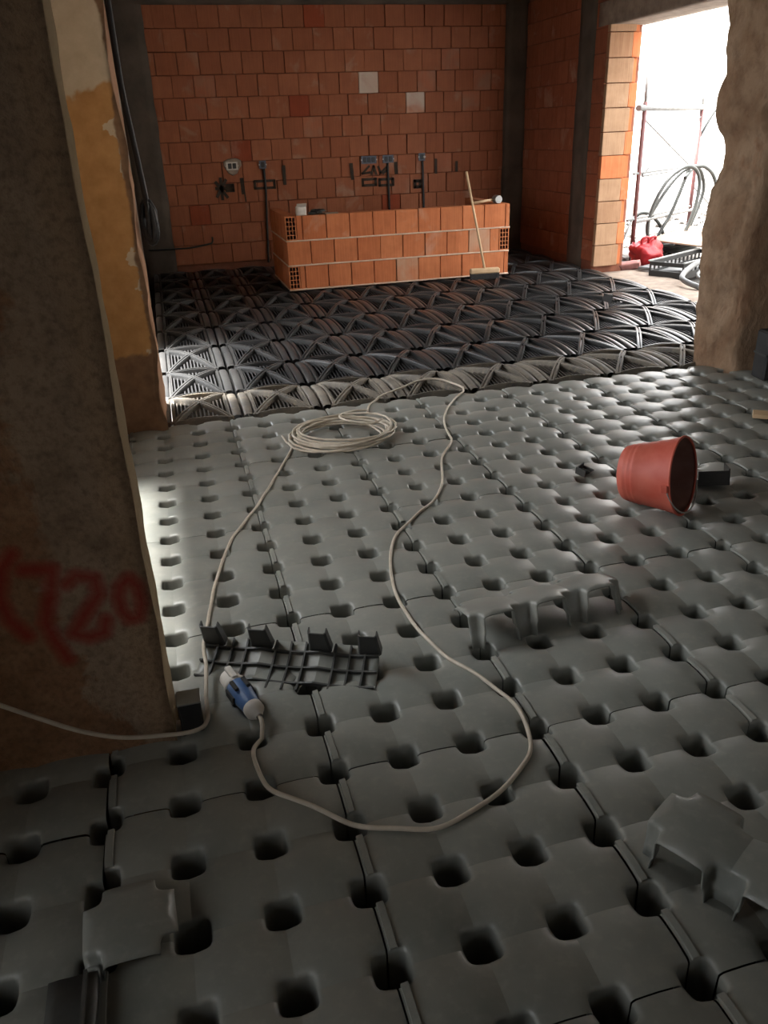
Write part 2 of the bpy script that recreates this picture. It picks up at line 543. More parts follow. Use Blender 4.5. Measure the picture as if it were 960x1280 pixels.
def panel_mesh(name, nu, nv, legs=None, leg_len=0.24, mat='grey_plastic', gap=0.010, torn=0.0, seed=1):
    """nu x nv cell formwork panel with a hollow leg at every node; origin at its lower left node"""
    rnd = random.Random(seed)
    bm = bmesh.new()
    K = 6
    per = []
    for s in range(4):
        for k in range(K):
            t = -0.5 + k / K
            per.append([(0.5, t), (-t, 0.5), (-0.5, -t), (t, -0.5)][s])
    rad = (0.0, 0.06, 0.16, 0.45, 1.0)
    for i in range(nu + 1):
        for j in range(nv + 1):
            def ok(p):
                if i == 0 and p[0] < -1e-6: return False
                if i == nu and p[0] > 1e-6: return False
                if j == 0 and p[1] < -1e-6: return False
                if j == nv and p[1] > 1e-6: return False
                return True
            flags = [ok(p) for p in per]
            n = len(per)
            if all(flags):
                seq = per + [per[0]]
                closed = True
            else:
                st = next(k for k in range(n) if flags[k] and not flags[k - 1])
                seq = []
                k = st
                while flags[k % n]:
                    seq.append(per[k % n])
                    k += 1
                closed = False

            def hole_pt(p):
                m = max(abs(p[0]), abs(p[1]))
                d = (p[0] / m, p[1] / m)
                s = HOLE / (abs(d[0]) ** 5 + abs(d[1]) ** 5) ** 0.2
                return (d[0] * s, d[1] * s)

            def place(q, dz):
                gx, gy = i + q[0], j + q[1]
                cx_, cy_ = min(max(gx, 0), nu), min(max(gy, 0), nv)
                fx, fy = cx_ - math.floor(cx_), cy_ - math.floor(cy_)
                z = vault(fx, fy) + dz
                px = min(max(gx, gap), nu - gap) * CELL
                py = min(max(gy, gap), nv - gap) * CELL
                return (px, py, z)
            prev = None
            rows = []
            for t in rad:
                row = []
                for p in seq:
                    h = hole_pt(p)
                    q = (h[0] + (p[0] - h[0]) * t, h[1] + (p[1] - h[1]) * t)
                    row.append(bm.verts.new(place(q, -0.005 * max(0, 1 - t / 0.16) ** 2)))
                rows.append(row)
            has_leg = legs is None or legs(i, j)
            if has_leg:
                for (sc, dz) in ((0.985, -0.008), (0.955, -0.05), (0.84, -leg_len * 0.6), (0.72, -leg_len)):
                    row = []
                    for p in seq:
                        h = hole_pt(p)
                        c = place(h, 0)
                        nx, ny = i * CELL, j * CELL
                        z0 = vault(*[(lambda g: g - math.floor(g))(min(max(v, 0), mx)) for v, mx in ((i + h[0], nu), (j + h[1], nv))]) - 0.005
                        zz = z0 + dz if dz > -0.1 else dz
                        if torn:
                            zz += torn * math.sin(5 * i + 3 * j + 9 * h[0]) if dz < -leg_len * 0.9 else 0
                        gx_ = min(max(nx + (c[0] - nx) * sc, gap * CELL), (nu - gap) * CELL)
                        gy_ = min(max(ny + (c[1] - ny) * sc, gap * CELL), (nv - gap) * CELL)
                        row.append(bm.verts.new((gx_, gy_, zz)))
                    rows.insert(0, row)
            for a, b in zip(rows, rows[1:]):
                for k in range(len(seq) - 1):
                    f = bm.faces.new((a[k], a[k + 1], b[k + 1], b[k]))
                    f.smooth = True
    bmesh.ops.remove_doubles(bm, verts=bm.verts, dist=0.0006)
    bmesh.ops.dissolve_degenerate(bm, edges=bm.edges, dist=1e-5)
    for e in bm.edges:          # moulding lines between the cells stay crisp
        a, b = e.verts
        for ax in (0, 1):
            ga, gb = a.co[ax] / CELL, b.co[ax] / CELL
            if abs(ga - gb) < 1e-3 and abs(ga - round(ga)) < 0.004 and 0.2 < ga < (nu, nv)[ax] - 0.2 and a.co.z > -0.005:
                e.smooth = False
    # consistent outward normals: recalc then make the top face up
    bmesh.ops.recalc_face_normals(bm, faces=bm.faces)
    tops = [f for f in bm.faces if abs(f.normal.z) > 0.9 and f.calc_center_median().z > 0]
    if tops and sum(f.normal.z for f in tops) < 0:
        bmesh.ops.reverse_faces(bm, faces=bm.faces)
    me = bpy.data.meshes.new(name)
    bm.to_mesh(me)
    bm.free()
    me.materials.append(M[mat])
    return me


def strip_bm(nv):
    """lap joint running up one long side, broken at each node"""
    bm = bmesh.new()
    for j in range(nv):
        prof = [(0.030, -0.001), (0.036, 0.005), (0.112, 0.0045), (0.122, -0.001)]
        rows = []
        for k in range(9):
            fy = 0.20 + 0.60 * k / 8
            rows.append([bm.verts.new((x * CELL, (j + fy) * CELL, vault(x, fy) + z + 0.0006)) for x, z in prof])
        for a, b in zip(rows, rows[1:]):
            for q in range(len(prof) - 1):
                bm.faces.new((a[q], a[q + 1], b[q + 1], b[q]))
    return bm


P43 = panel_mesh('formwork_panel', 3, 4)
STRIP = to_mesh('lap_strip', strip_bm(4), 'grey_plastic', False)
for pu in range(-3, 6):
    for pv in range(-4, 2):
        x, y = pu * 3 * CELL, pv * 4 * CELL
        dy = 0.0
        if pu < -1:
            dy = -0.03
        o = obj('formwork_panel', P43, floor, (x, y + dy, random.uniform(-0.0015, 0.0015)),
                (0, 0, random.uniform(-0.002, 0.002)))
        obj('lap_strip', STRIP, o)

# ------------------------------------------------------------------ floor: black dome modules
FW, FL = 0.172, 0.335      # half field
MZ = 0.040


def dome(x, y):
    ax, ay = x / FW, y / FL
    return MZ * (1 - 0.45 * ax * ax - 0.55 * ay * ay)


def tri_frame(bm, a, b, c, border, grid_bm):
    """frame of one triangular window following the dome, with its lattice"""
    a, b, c = Vector(a), Vector(b), Vector(c)

    def inset():
        pts = [a, b, c]
        cen = (a + b + c) / 3
        out = []
        n = 3
        for i in range(3):
            p, q, r = pts[i - 1], pts[i], pts[(i + 1) % 3]
            d1 = (q - p).normalized()
            d2 = (r - q).normalized()
            n1 = Vector((-d1.y, d1.x))
            n2 = Vector((-d2.y, d2.x))
            if n1.dot(cen - q) < 0: n1 = -n1
            if n2.dot(cen - q) < 0: n2 = -n2
            # intersection of offset lines
            A = q + n1 * border
            B = q + n2 * border
            den = d1.x * d2.y - d1.y * d2.x
            t = ((B - A).x * d2.y - (B - A).y * d2.x) / den
            out.append(A + d1 * t)
        return out
    inn = inset()
    N = 8
    outer, inner, low = [], [], []
    P = [a, b, c]
    for i in range(3):
        for k in range(N):
            t = k / N
            po = P[i].lerp(P[(i + 1) % 3], t)
            pi_ = inn[i].lerp(inn[(i + 1) % 3], t)
            outer.append(bm.verts.new((po.x, po.y, dome(po.x, po.y))))
            inner.append(bm.verts.new((pi_.x, pi_.y, dome(pi_.x, pi_.y) + 0.004)))
            low.append(bm.verts.new((pi_.x, pi_.y, dome(pi_.x, pi_.y) - 0.028)))
    n = len(outer)
    for k in range(n):
        k2 = (k + 1) % n
        bm.faces.new((outer[k], outer[k2], inner[k2], inner[k]))
        bm.faces.new((inner[k], inner[k2], low[k2], low[k]))
    # lattice bars clipped to the triangle
    xs = [p.x for p in inn]
    ys = [p.y for p in inn]

    def clip(pos, axis):
        hits = []
        for i in range(3):
            p, q = inn[i], inn[(i + 1) % 3]
            u, v = (p.x, q.x) if axis == 0 else (p.y, q.y)
            if (u - pos) * (v - pos) < 0:
                t = (pos - u) / (v - u)
                hits.append(p.lerp(q, t))
        return hits if len(hits) == 2 else None
    for axis, lo, hi, step in ((0, min(xs), max(xs), 0.024),):
        pos = lo + step * 0.6
        while pos < hi - step * 0.3:
            h = clip(pos, axis)
            if h and (h[0] - h[1]).length > 0.02:
                rows = []
                w = 0.0045
                for k in range(5):
                    p = h[0].lerp(h[1], k / 4)
                    z = dome(p.x, p.y) - 0.016
                    dx, dy = (w, 0) if axis == 0 else (0, w)
                    rows.append([grid_bm.verts.new((p.x - dx, p.y - dy, z)), grid_bm.verts.new((p.x + dx, p.y + dy, z)),
                                 grid_bm.verts.new((p.x + dx, p.y + dy, z - 0.008)), grid_bm.verts.new((p.x - dx, p.y - dy, z - 0.008))])
                for r1, r2 in zip(rows, rows[1:]):
                    for q in range(4):
                        grid_bm.faces.new((r1[q], r1[(q + 1) % 4], r2[(q + 1) % 4], r2[q]))
            pos += step


def ribbon(bm, p, q, width, h0, h1, n=12, fn=dome):
    """raised bar following the dome between two plan points"""
    p, q = Vector(p), Vector(q)
    d = (q - p).normalized()
    nn = Vector((-d.y, d.x)) * width / 2
    rows = []
    for k in range(n + 1):
        c = p.lerp(q, k / n)
        z = fn(c.x, c.y)
        rows.append([bm.verts.new((c.x - nn.x, c.y - nn.y, z + h0)), bm.verts.new((c.x - nn.x * .7, c.y - nn.y * .7, z + h1)),
                     bm.verts.new((c.x + nn.x * .7, c.y + nn.y * .7, z + h1)), bm.verts.new((c.x + nn.x, c.y + nn.y, z + h0))])
    for r1, r2 in zip(rows, rows[1:]):
        for k in range(3):
            bm.faces.new((r1[k], r1[k + 1], r2[k + 1], r2[k]))
    bm.faces.new(rows[0])
    bm.faces.new(rows[-1][::-1])


mod_bm, lat_bm = bmesh.new(), bmesh.new()
c4 = [(-FW, -FL), (FW, -FL), (FW, FL), (-FW, FL)]
for k in range(4):
    tri_frame(mod_bm, c4[k], c4[(k + 1) % 4], (0, 0), 0.020, lat_bm)
for (p, q) in ((c4[0], c4[2]), (c4[1], c4[3])):
    d = (Vector(q) - Vector(p)).normalized()
    nn = Vector((-d.y, d.x)) * 0.0115
    for s in (-1, 1):
        ribbon(mod_bm, Vector(p) + nn * s, Vector(q) + nn * s, 0.0145, -0.004, 0.011, 14)
for s in (-1, 1):
    ribbon(mod_bm, (-FW, s * (FL - 0.008)), (FW, s * (FL - 0.008)), 0.015, -0.012, 0.010, 10)
    ribbon(mod_bm, (s * (FW - 0.007), -FL), (s * (FW - 0.007), FL), 0.014, -0.012, 0.009, 14)
# skirt
for i in range(4):
    p, q = Vector(c4[i]), Vector(c4[(i + 1) % 4])
    prev = None
    for k in range(9):
        c = p.lerp(q, k / 8)
        a, b = mod_bm.verts.new((c.x, c.y, dome(c.x, c.y))), mod_bm.verts.new((c.x, c.y, -0.16))
        if prev:
            mod_bm.faces.new((prev[0], a, b, prev[1]))
        prev = (a, b)
MOD = to_mesh('dome_module', mod_bm, 'black_plastic')
LAT = to_mesh('lattice', lat_bm, 'lattice')


def side_fn(x, y):
    ay = y / FL
    return 0.031 * (1 - ay * ay) - 0.002


ss = bmesh.new()
rows = []
for k in range(15):
    y = (-FL + 2 * FL * k / 14) * 0.90
    z = side_fn(0, y)
    rows.append([ss.verts.new((x, y, z + dz)) for x, dz in ((-0.027, -0.07), (-0.027, -0.004), (-0.021, 0.003), (-0.010, 0.006), (0.000, 0.007), (0.010, 0.006), (0.021, 0.003), (0.027, -0.004), (0.027, -0.07))])
for a, b in zip(rows, rows[1:]):
    for k in range(8):
        ss.faces.new((a[k], a[k + 1], b[k + 1], b[k]))
SIDE = to_mesh('side_strip', ss, 'black_plastic')
MOD_D, LAT_D, SIDE_D = MOD.copy(), LAT.copy(), SIDE.copy()
for me in (MOD_D, LAT_D, SIDE_D):
    me.materials.clear()
    me.materials.append(M['lattice_dusty' if me is LAT_D else 'dusty_black'])
ROWS_Y = [1.545, 2.075, 2.71, 3.43, 4.16, 4.88, 5.58, 6.27, 6.94, 7.58]
PX, X0 = 0.483, 0.09
for j in range(len(ROWS_Y) - 1):
    ya, yb = ROWS_Y[j], ROWS_Y[j + 1]
    for i in range(-1, 9):
        xc = X0 + PX * (i + 0.5)
        dusty = (j == 0)
        o = obj('dome_module', MOD_D if dusty else MOD, floor, (xc, (ya + yb) / 2, 0.0))
        o.scale = (1, (yb - ya) / 0.69, 1)
        obj('lattice', LAT_D if dusty else LAT, o)
        for s in (-1, 1):
            obj('side_strip', SIDE_D if dusty else SIDE, o, (s * (FW + 0.034), 0, 0))

# ------------------------------------------------------------------ room shell
# back wall: mortar core with every brick laid in front of it
CH, BW = 0.232, 0.243
bm = boxes([(-0.75, 4.9, 7.615, 7.9, SLAB_Z, 3.1)])
wall_back = struct('wall_back', bm, 'mortar_red', 'terracotta brick back wall')


def brick_mesh(name, w, d, h, mat, bevel=0.004, jit=0.0015):
    bm = bmesh.new()
    add_box(bm, -w / 2, w / 2, 0, d, 0, h, bevel=bevel)
    for v in bm.verts:
        v.co += Vector((random.uniform(-jit, jit), random.uniform(-jit, jit) if v.co.y > 0.02 else random.uniform(-jit, jit), random.uniform(-jit, jit)))
    return to_mesh(name, bm, mat)


def brick_set(w, d, h, mats, count=3):
    return {m: [brick_mesh('brick', w, d, h, m) for _ in range(count)] for m in mats}


BB = brick_set(BW - 0.006, 0.10, CH - 0.005, ('brick_back', 'brick_dark', 'brick_pale', 'brick_dusty'))
pale = [(2.384, 2.057), (2.945, 1.836), (1.631, 1.591), (0.558, 2.07), (3.405, 2.271), (0.26, 1.828), (3.986, 2.078), (3.3, 2.047), (3.70, 1.841), (3.48, 1.08), (2.78, 0.85)]
dark = [(1.93, 2.75), (1.55, 1.82), (0.85, 1.35), (0.3, 0.6), (2.75, 0.62)]
Z0 = 0.093
for c in range(12):
    off = (0.12 if c % 2 else 0.0) + random.uniform(-0.035, 0.035)
    x = -0.12 + off - (BW if off > 0.08 else 0)
    x0, x1 = -0.10, 4.24
    while x < x1:
        a, b = max(x, x0), min(x + BW, x1)
        if b - a > 0.05:
            cx_, cz_ = (a + b) / 2, Z0 + CH * (c + 0.5)
            k = 'brick_back'
            for px, pz in pale:
                if abs(px - cx_) < BW / 2 and abs(pz - cz_) < CH / 2: k = 'brick_pale' if (px, pz) in pale[:2] else 'brick_dusty'
            for px, pz in dark:
                if abs(px - cx_) < BW / 2 and abs(pz - cz_) < CH / 2: k = 'brick_dark'
            o = obj('brick', random.choice(BB[k]), wall_back,
                    (cx_, 7.585 + random.uniform(-0.006, 0.004), Z0 + CH * c), (0, random.uniform(-0.008, 0.008), random.uniform(-0.006, 0.006)))
            o.scale.x = (b - a) / BW
        x += BW + random.uniform(-0.004, 0.006)


def noisy_box(rect, cuts, amp, scale, seed=0.0):
    bm = bmesh.new()
    add_box(bm, *rect)
    x0, x1, y0, y1, z0, z1 = rect
    long_e = [e for e in bm.edges if abs(e.verts[0].co.z - e.verts[1].co.z) > 0.01]
    bmesh.ops.subdivide_edges(bm, edges=long_e, cuts=cuts[2], use_grid_fill=True)
    xe = [e for e in bm.edges if abs(e.verts[0].co.x - e.verts[1].co.x) > 0.01]
    bmesh.ops.subdivide_edges(bm, edges=xe, cuts=cuts[0], use_grid_fill=True)
    ye = [e for e in bm.edges if abs(e.verts[0].co.y - e.verts[1].co.y) > 0.01]
    bmesh.ops.subdivide_edges(bm, edges=ye, cuts=cuts[1], use_grid_fill=True)
    for v in bm.verts:
        p = v.co * scale + Vector((seed, seed * 1.7, 0))
        n3 = noise.noise_vector(p) + 0.5 * noise.noise_vector(p * 2.3) + 0.25 * noise.noise_vector(p * 5.1)
        v.co += Vector((n3.x, n3.y, n3.z * 0.3)) * amp
    for f in bm.faces:
        f.smooth = True
    return bm


# concrete columns and ring beam framing the back wall
struct('trim_1', noisy_box((4.22, 4.50, 7.50, 7.62, SLAB_Z, 3.1), (3, 2, 24), 0.012, 5, 1), 'concrete', 'grey concrete column in the far right corner')
struct('trim_2', noisy_box((-0.46, -0.09, 7.55, 7.64, SLAB_Z, 3.1), (3, 2, 24), 0.012, 5, 2), 'concrete', 'grey concrete column in the far left corner')
struct('trim_3', noisy_box((-0.46, 4.48, 7.54, 7.64, 2.868, 3.1), (30, 2, 3), 0.012, 4, 3), 'concrete', 'concrete ring beam above the back wall')

# right wall of the far room, its bricks, and the jamb of the doorway
RX = 4.48
bm = boxes([(RX + 0.012, 4.88, 5.52, 7.9, SLAB_Z, 3.1), (RX, 4.88, 1.5, 2.25, SLAB_Z, 3.1), (RX, 4.88, 2.25, 5.52, 2.62, 3.1)])
wall_right = struct('wall_right', bm, 'mortar_red', 'brick right wall of the far room with wide doorway')
BR = brick_set(BW - 0.006, 0.10, CH - 0.006, ('brick_right',))
for c in range(12):
    y = 6.10 + (0.10 if c % 2 else 0)
    ylim = 7.52
    spans = []
    if c % 2:
        spans.append((6.10, 6.22))
        y = 6.22
    while y < ylim - 0.03:
        spans.append((y, min(y + BW, ylim)))
        y += BW
    spans.append((5.50, 5.76))
    for a, b in spans:
        o = obj('brick', random.choice(BR['brick_right']), wall_right,
                (RX - random.uniform(0.0, 0.006), (a + b) / 2, Z0 + CH * c), (0, 0, R(-90)))
        o.scale.x = (b - a) / BW
struct('trim_4', noisy_box((RX - 0.012, RX + 0.05, 5.76, 6.10, SLAB_Z, 3.1), (2, 3, 24), 0.008, 6, 4), 'concrete', 'grey concrete post set in the right wall')
# jamb bricks: two leaves, the outer one toothed
BJ = {k: brick_mesh('brick', w, 0.07, CH - 0.007, k) for k, w in (('brick_jamb', 0.25),)}
BJr = brick_mesh('brick', 0.11, 0.25, CH - 0.007, 'brick_low')
for c in range(11):
    z = Z0 - 0.05 + CH * c - (0.0)
    if z + CH > 2.6:
        continue
    xw = 0.27 if c % 2 else 0.30
    o = obj('brick', BJ['brick_jamb'] if c not in (4,) else BJr, wall_right, (RX + xw / 2 - 0.003, 5.445, z))
    if c != 4:
        o.scale.x = xw / 0.256
    else:
        o.scale.x = xw / 0.116
        o.scale.y = 0.28
    xa = RX + xw + 0.004
    wide = 0.10 if c % 2 else 0.055
    o = obj('brick', BJr, wall_right, (xa + wide / 2, 5.465 + (0.0 if c % 2 else 0.03), z))
    o.scale.x = wide / 0.116
# plaster lintel
struct('trim_5', noisy_box((RX - 0.005, 4.93, 2.25, 5.70, 2.425, 2.64), (3, 20, 2), 0.006, 6, 5), 'mortar', 'plastered lintel over the doorway')

struct('trim_8', noisy_box((4.43, 5.05, 2.2, 5.44, SLAB_Z, -0.025), (4, 20, 2), 0.006, 6, 12), 'mortar', 'rough threshold of the doorway')

# left wall of the far room with an opening to the yard
bm = boxes([(-0.75, -0.46, 3.45, 7.9, SLAB_Z, 3.1), (-0.75, -0.46, 1.90, 3.45, 2.30, 3.1)])
struct('wall_left', bm, 'plaster', 'left wall of the far room with a door opening')
# broken partition between near and far rooms
pier = noisy_box((-1.31, -0.352, 1.44, 1.90, SLAB_Z, 3.1), (26, 6, 70), 0.014, 5.0, 8)
for v in pier.verts:
    if v.co.x > -0.42:
        k = noise.noise(Vector((3.3, v.co.y * 4, v.co.z * 5.0))) * 0.018
        v.co.x += k
struct('wall_center_left', pier, 'pier_far', 'ochre painted remnant of the broken partition')


def ragged_stub():
    bm = bmesh.new()
    prof = [(3.145, 1.56), (3.20, 1.44), (3.285, 1.30), (3.55, 1.27), (4.0, 1.27), (4.9, 1.27), (4.9, 1.68), (3.7, 1.68), (3.25, 1.66)]
    fine = []
    for i in range(len(prof)):
        a, b = Vector(prof[i]), Vector(prof[(i + 1) % len(prof)])
        n = max(2, int((b - a).length / 0.045))
        for k in range(n):
            fine.append(a.lerp(b, k / n))
    rows = []
    NZ = 80
    sil = [(-0.3, 0.02), (0.0, 0.02), (0.3, -0.02), (0.84, -0.055), (1.05, -0.03), (1.29, 0.02), (1.40, 0.03), (1.47, -0.04), (1.55, -0.075), (1.72, -0.035), (2.1, -0.075), (2.6, -0.10), (3.1, -0.1)]
    for k in range(NZ + 1):
        z = SLAB_Z + (3.1 - SLAB_Z) * k / NZ
        s = 0
        for (za, sa), (zb, sb) in zip(sil, sil[1:]):
            if za <= z <= zb:
                s = sa + (sb - sa) * (z - za) / (zb - za)
        row = []
        for p in fine:
            q = Vector((p.x, p.y, z))
            w = max(0.0, 1 - max(0, p.x - 3.14) / 0.35)
            nv = noise.noise_vector(q * 6.0) + 0.6 * noise.noise_vector(q * 14.0)
            cell = noise.cell(Vector((q.x * 9, q.y * 9, q.z * 7.0)))
            row.append(bm.verts.new((q.x + s * w + (nv.x * 0.010 + cell * 0.007) * (0.3 + w), q.y + nv.y * 0.02, q.z)))
        rows.append(row)
    n = len(fine)
    for a, b in zip(rows, rows[1:]):
        for k in range(n):
            f = bm.faces.new((a[k], a[(k + 1) % n], b[(k + 1) % n], b[k]))
            f.smooth = True
    return bm


struct('wall_center_right', ragged_stub(), 'stub', 'ragged broken end of the rubble partition')
struct('trim_6', noisy_box((-0.40, 3.30, 1.44, 1.86, 2.55, 3.1), (20, 3, 3), 0.01, 4, 6), 'concrete', 'beam over the broken partition')
# near pier, mid-room left wall, near-room walls
struct('wall_near_left', noisy_box((-1.9, -0.392, -1.275, -1.06, SLAB_Z, 3.1), (44, 8, 110), 0.007, 4.0, 11), 'pier_near', 'grey and brown peeling pier with red sprayed figures')
struct('trim_7', noisy_box((-0.42, 4.48, -1.27, -1.06, 2.55, 3.1), (20, 3, 3), 0.01, 4, 7), 'concrete', 'beam between the near rooms')
bm = boxes([(-1.3, -1.0, -1.10, -0.95, SLAB_Z, 3.1), (-1.3, -1.0, 0.55, 1.44, SLAB_Z, 3.1), (-1.3, -1.0, -0.95, 0.55, 2.20, 3.1), (-1.3, -1.0, -0.95, 0.55, SLAB_Z, 0.80),
            (-2.1, -1.8, -4.6, -2.72, SLAB_Z, 3.1), (-2.1, -1.8, -2.38, -1.2, SLAB_Z, 3.1), (-2.1, -1.8, -2.72, -2.38, 1.75, 3.1)])
struct('wall_left_near', bm, 'plaster', 'left wall of the nearer rooms')
bm = boxes([(-2.1, 2.45, -4.8, -4.5, SLAB_Z, 3.1), (3.05, 4.9, -4.8, -4.5, SLAB_Z, 3.1), (2.45, 3.05, -4.8, -4.5, SLAB_Z, 1.15), (2.45, 3.05, -4.8, -4.5, 2.05, 3.1)])  # the opening in this wall is added, to brighten the near floor
struct('wall_rear', bm, 'plaster', 'wall behind the viewer with an opening added for fill light')
struct('wall_right_near', boxes([(4.48, 4.88, -4.8, 1.5, SLAB_Z, 3.1)]), 'plaster', 'right wall of the nearer rooms')
struct('ceiling', boxes([(-2.1, 4.95, -4.8, -1.06, 3.1, 3.3), (-1.3, 4.95, -1.06, 1.6, 3.1, 3.3), (-0.76, 4.95, 1.6, 7.95, 3.1, 3.3)]), 'ceiling', 'concrete ceiling')

# ------------------------------------------------------------------ spray marks on the back wall (flat paint)
YF = 7.574


def mark(strokes, w=0.018):
    bm = bmesh.new()
    for s in strokes:
        pts = [Vector((p[0], 0, p[1])) for p in s]
        for a, b in zip(pts, pts[1:]):
            d = (b - a).normalized()
            nn = Vector((-d.z, 0, d.x)) * w / 2
            e = d * w * 0.4
            q = [a - e - nn, b + e - nn, b + e + nn, a - e + nn]
            lo = [bm.verts.new(v) for v in q]
            hi = [bm.verts.new(v + Vector((0, -0.002, 0))) for v in q]
            bm.faces.new(hi)
            for k in range(4):
                bm.faces.new((lo[k], lo[(k + 1) % 4], hi[(k + 1) % 4], hi[k]))
    return obj('spray_mark', bm, wall_back, (0, YF, 0), mat='ink')


def rect(x0, x1, z0, z1):
    return [(x0, z0), (x1, z0), (x1, z1), (x0, z1), (x0, z0)]


mark([rect(2.33, 2.50, 0.91, 0.98)], 0.032)
mark([rect(2.55, 2.73, 0.90, 0.97)], 0.032)
mark([[(2.42, 1.13), (2.33, 1.05), (2.43, 1.06)], [(2.45, 1.04), (2.48, 1.13), (2.51, 1.04)]], 0.026)
mark([[(2.54, 1.12), (2.57, 1.05), (2.66, 1.12)], [(2.60, 1.04), (2.66, 1.08)]], 0.026)
mark([[(2.19, 1.16), (2.20, 1.00)]], 0.043)
mark([[(2.77, 1.15), (2.77, 1.12)], [(2.77, 1.09), (2.775, 1.04)]], 0.043)
mark([[(0.50, 1.03), (0.62, 0.86)], [(0.50, 0.96), (0.68, 0.96)], [(0.56, 1.07), (0.56, 0.84)], [(0.62, 1.05), (0.50, 0.87)], [(0.62, 0.99), (0.70, 0.99), (0.70, 0.93), (0.62, 0.93)]], 0.035)
mark([[(0.815, 1.05), (0.82, 0.90)]], 0.046)
mark([[(0.835, 0.90), (0.84, 0.80)]], 0.017)
mark([rect(0.97, 1.21, 0.94, 1.02)], 0.029)
mark([[(1.34, 1.17), (1.34, 0.98)]], 0.041)
mark([rect(3.02, 3.09, 0.86, 0.93)], 0.038)
mark([[(3.305, 1.17), (3.305, 1.02)]], 0.035)
mark([[(3.585, 1.13), (3.585, 1.03)]], 0.035)

# ------------------------------------------------------------------ wall boxes and conduits
def wall_box(x, z, gangs, label, plaster=False, lit=False):
    w = 0.055 * gangs + 0.03
    t = thing('wall_box', label, 'electrical box', (x, 7.575, z), group='electrical boxes on the back wall')
    bm = bmesh.new()
    add_box(bm, -w / 2, w / 2, -0.012, 0.0, -0.045, 0.045)
    for v in list(bm.verts):
        pass
    obj('frame', bm, t, mat='box_blue' if not plaster else 'offwhite')
    for k in range(gangs):
        xx = -w / 2 + 0.015 + 0.055 * (k + 0.5)
        bm = bmesh.new()
        add_box(bm, xx - 0.021, xx + 0.021, -0.016, -0.011, -0.030, 0.030, bevel=0.004)
        obj('socket_recess', bm, t, mat='black')
    for sx in (-1, 1):
        bm = bmesh.new()
        add_box(bm, sx * w / 2 - 0.006, sx * w / 2 + 0.006, -0.020, -0.011, -0.008, 0.008)
        obj('lug', bm, t, mat='offwhite')
    if lit:
        bm = bmesh.new()
        add_lathe(bm, [(0.0001, 0.008), (0.012, 0.006), (0.015, 0.0)], 12, Matrix.Translation((0.03, -0.016, -0.002)) @ Matrix.Rotation(R(90), 4, 'X'))
        obj('cap', bm, t, mat='offwhite')
    if plaster:
        bm = bmesh.new()
        rr = [1.0, 1.15, 0.95, 0.8, 0.85, 1.0, 0.9, 0.75, 0.9, 1.05, 0.95, 0.8]
        ring = [(1.15 * (w / 2 + 0.02) * q * math.cos(k * math.pi / 6), 0.095 * q * math.sin(k * math.pi / 6)) for k, q in enumerate(rr)]
        fr = [bm.verts.new((x_, -0.009, z_)) for x_, z_ in ring]
        bk = [bm.verts.new((x_ * 1.1, 0.001, z_ * 1.1)) for x_, z_ in ring]
        bm.faces.new(fr)
        for k in range(12):
            bm.faces.new((fr[k], fr[(k + 1) % 12], bk[(k + 1) % 12], bk[k]))
        obj('plaster_patch', bm, t, mat='mortar')
    return t


wall_box(0.715, 1.205, 2, 'whitish plastered-in double electrical box on the back wall', True)
wall_box(1.085, 1.205, 1, 'small dark electrical box above the long black conduit', False)
wall_box(2.420, 1.205, 3, 'triple electrical box left of the paired boxes mid wall')
wall_box(2.670, 1.205, 2, 'blue-grey electrical box above the middle conduit')
wall_box(3.115, 1.212, 1, 'single blue-grey electrical box with a white cap', False, True)


def conduit(pts, label):
    bm = bmesh.new()
    add_tube(bm, smooth_path(pts, 5), 0.014, 8)
    o = obj('conduit', bm, mat='black')
    return tag(o, label, 'conduit', 'conduits on the back wall')


conduit([(1.095, 7.565, 1.16), (1.095, 7.564, 0.9), (1.075, 7.564, 0.55), (1.05, 7.565, 0.06)], 'long black conduit from the small box down to the floor')
conduit([(2.66, 7.565, 1.16), (2.665, 7.564, 0.85), (2.673, 7.565, 0.10)], 'black conduit below the paired boxes behind the low wall')
conduit([(3.122, 7.565, 1.17), (3.128, 7.564, 0.85), (3.14, 7.565, 0.10)], 'black conduit below the single box with white cap')
bm = bmesh.new()
add_tube(bm, smooth_path([(-0.40, 7.535, 0.305), (-0.1, 7.54, 0.30), (0.10, 7.555, 0.30), (0.30, 7.56, 0.325), (0.37, 7.56, 0.345), (0.38, 7.56, 0.41)], 5), 0.010, 8)
tag(obj('conduit', bm, mat='hose'), 'thin grey conduit bent along the wall near the left corner', 'conduit', 'conduits on the back wall')

# ------------------------------------------------------------------ low brick enclosure
LX0, LX1, LY, LZ = 0.99, 3.42, 5.42, 0.05
LC = 0.2425
TH = 0.11
low = thing('low_brick_wall', 'low three-course terracotta brick enclosure standing on the black modules', 'brick wall', (0, 0, 0))
LWb = brick_set(0.238, TH, 0.232, ('brick_low', 'brick_lowpale'))


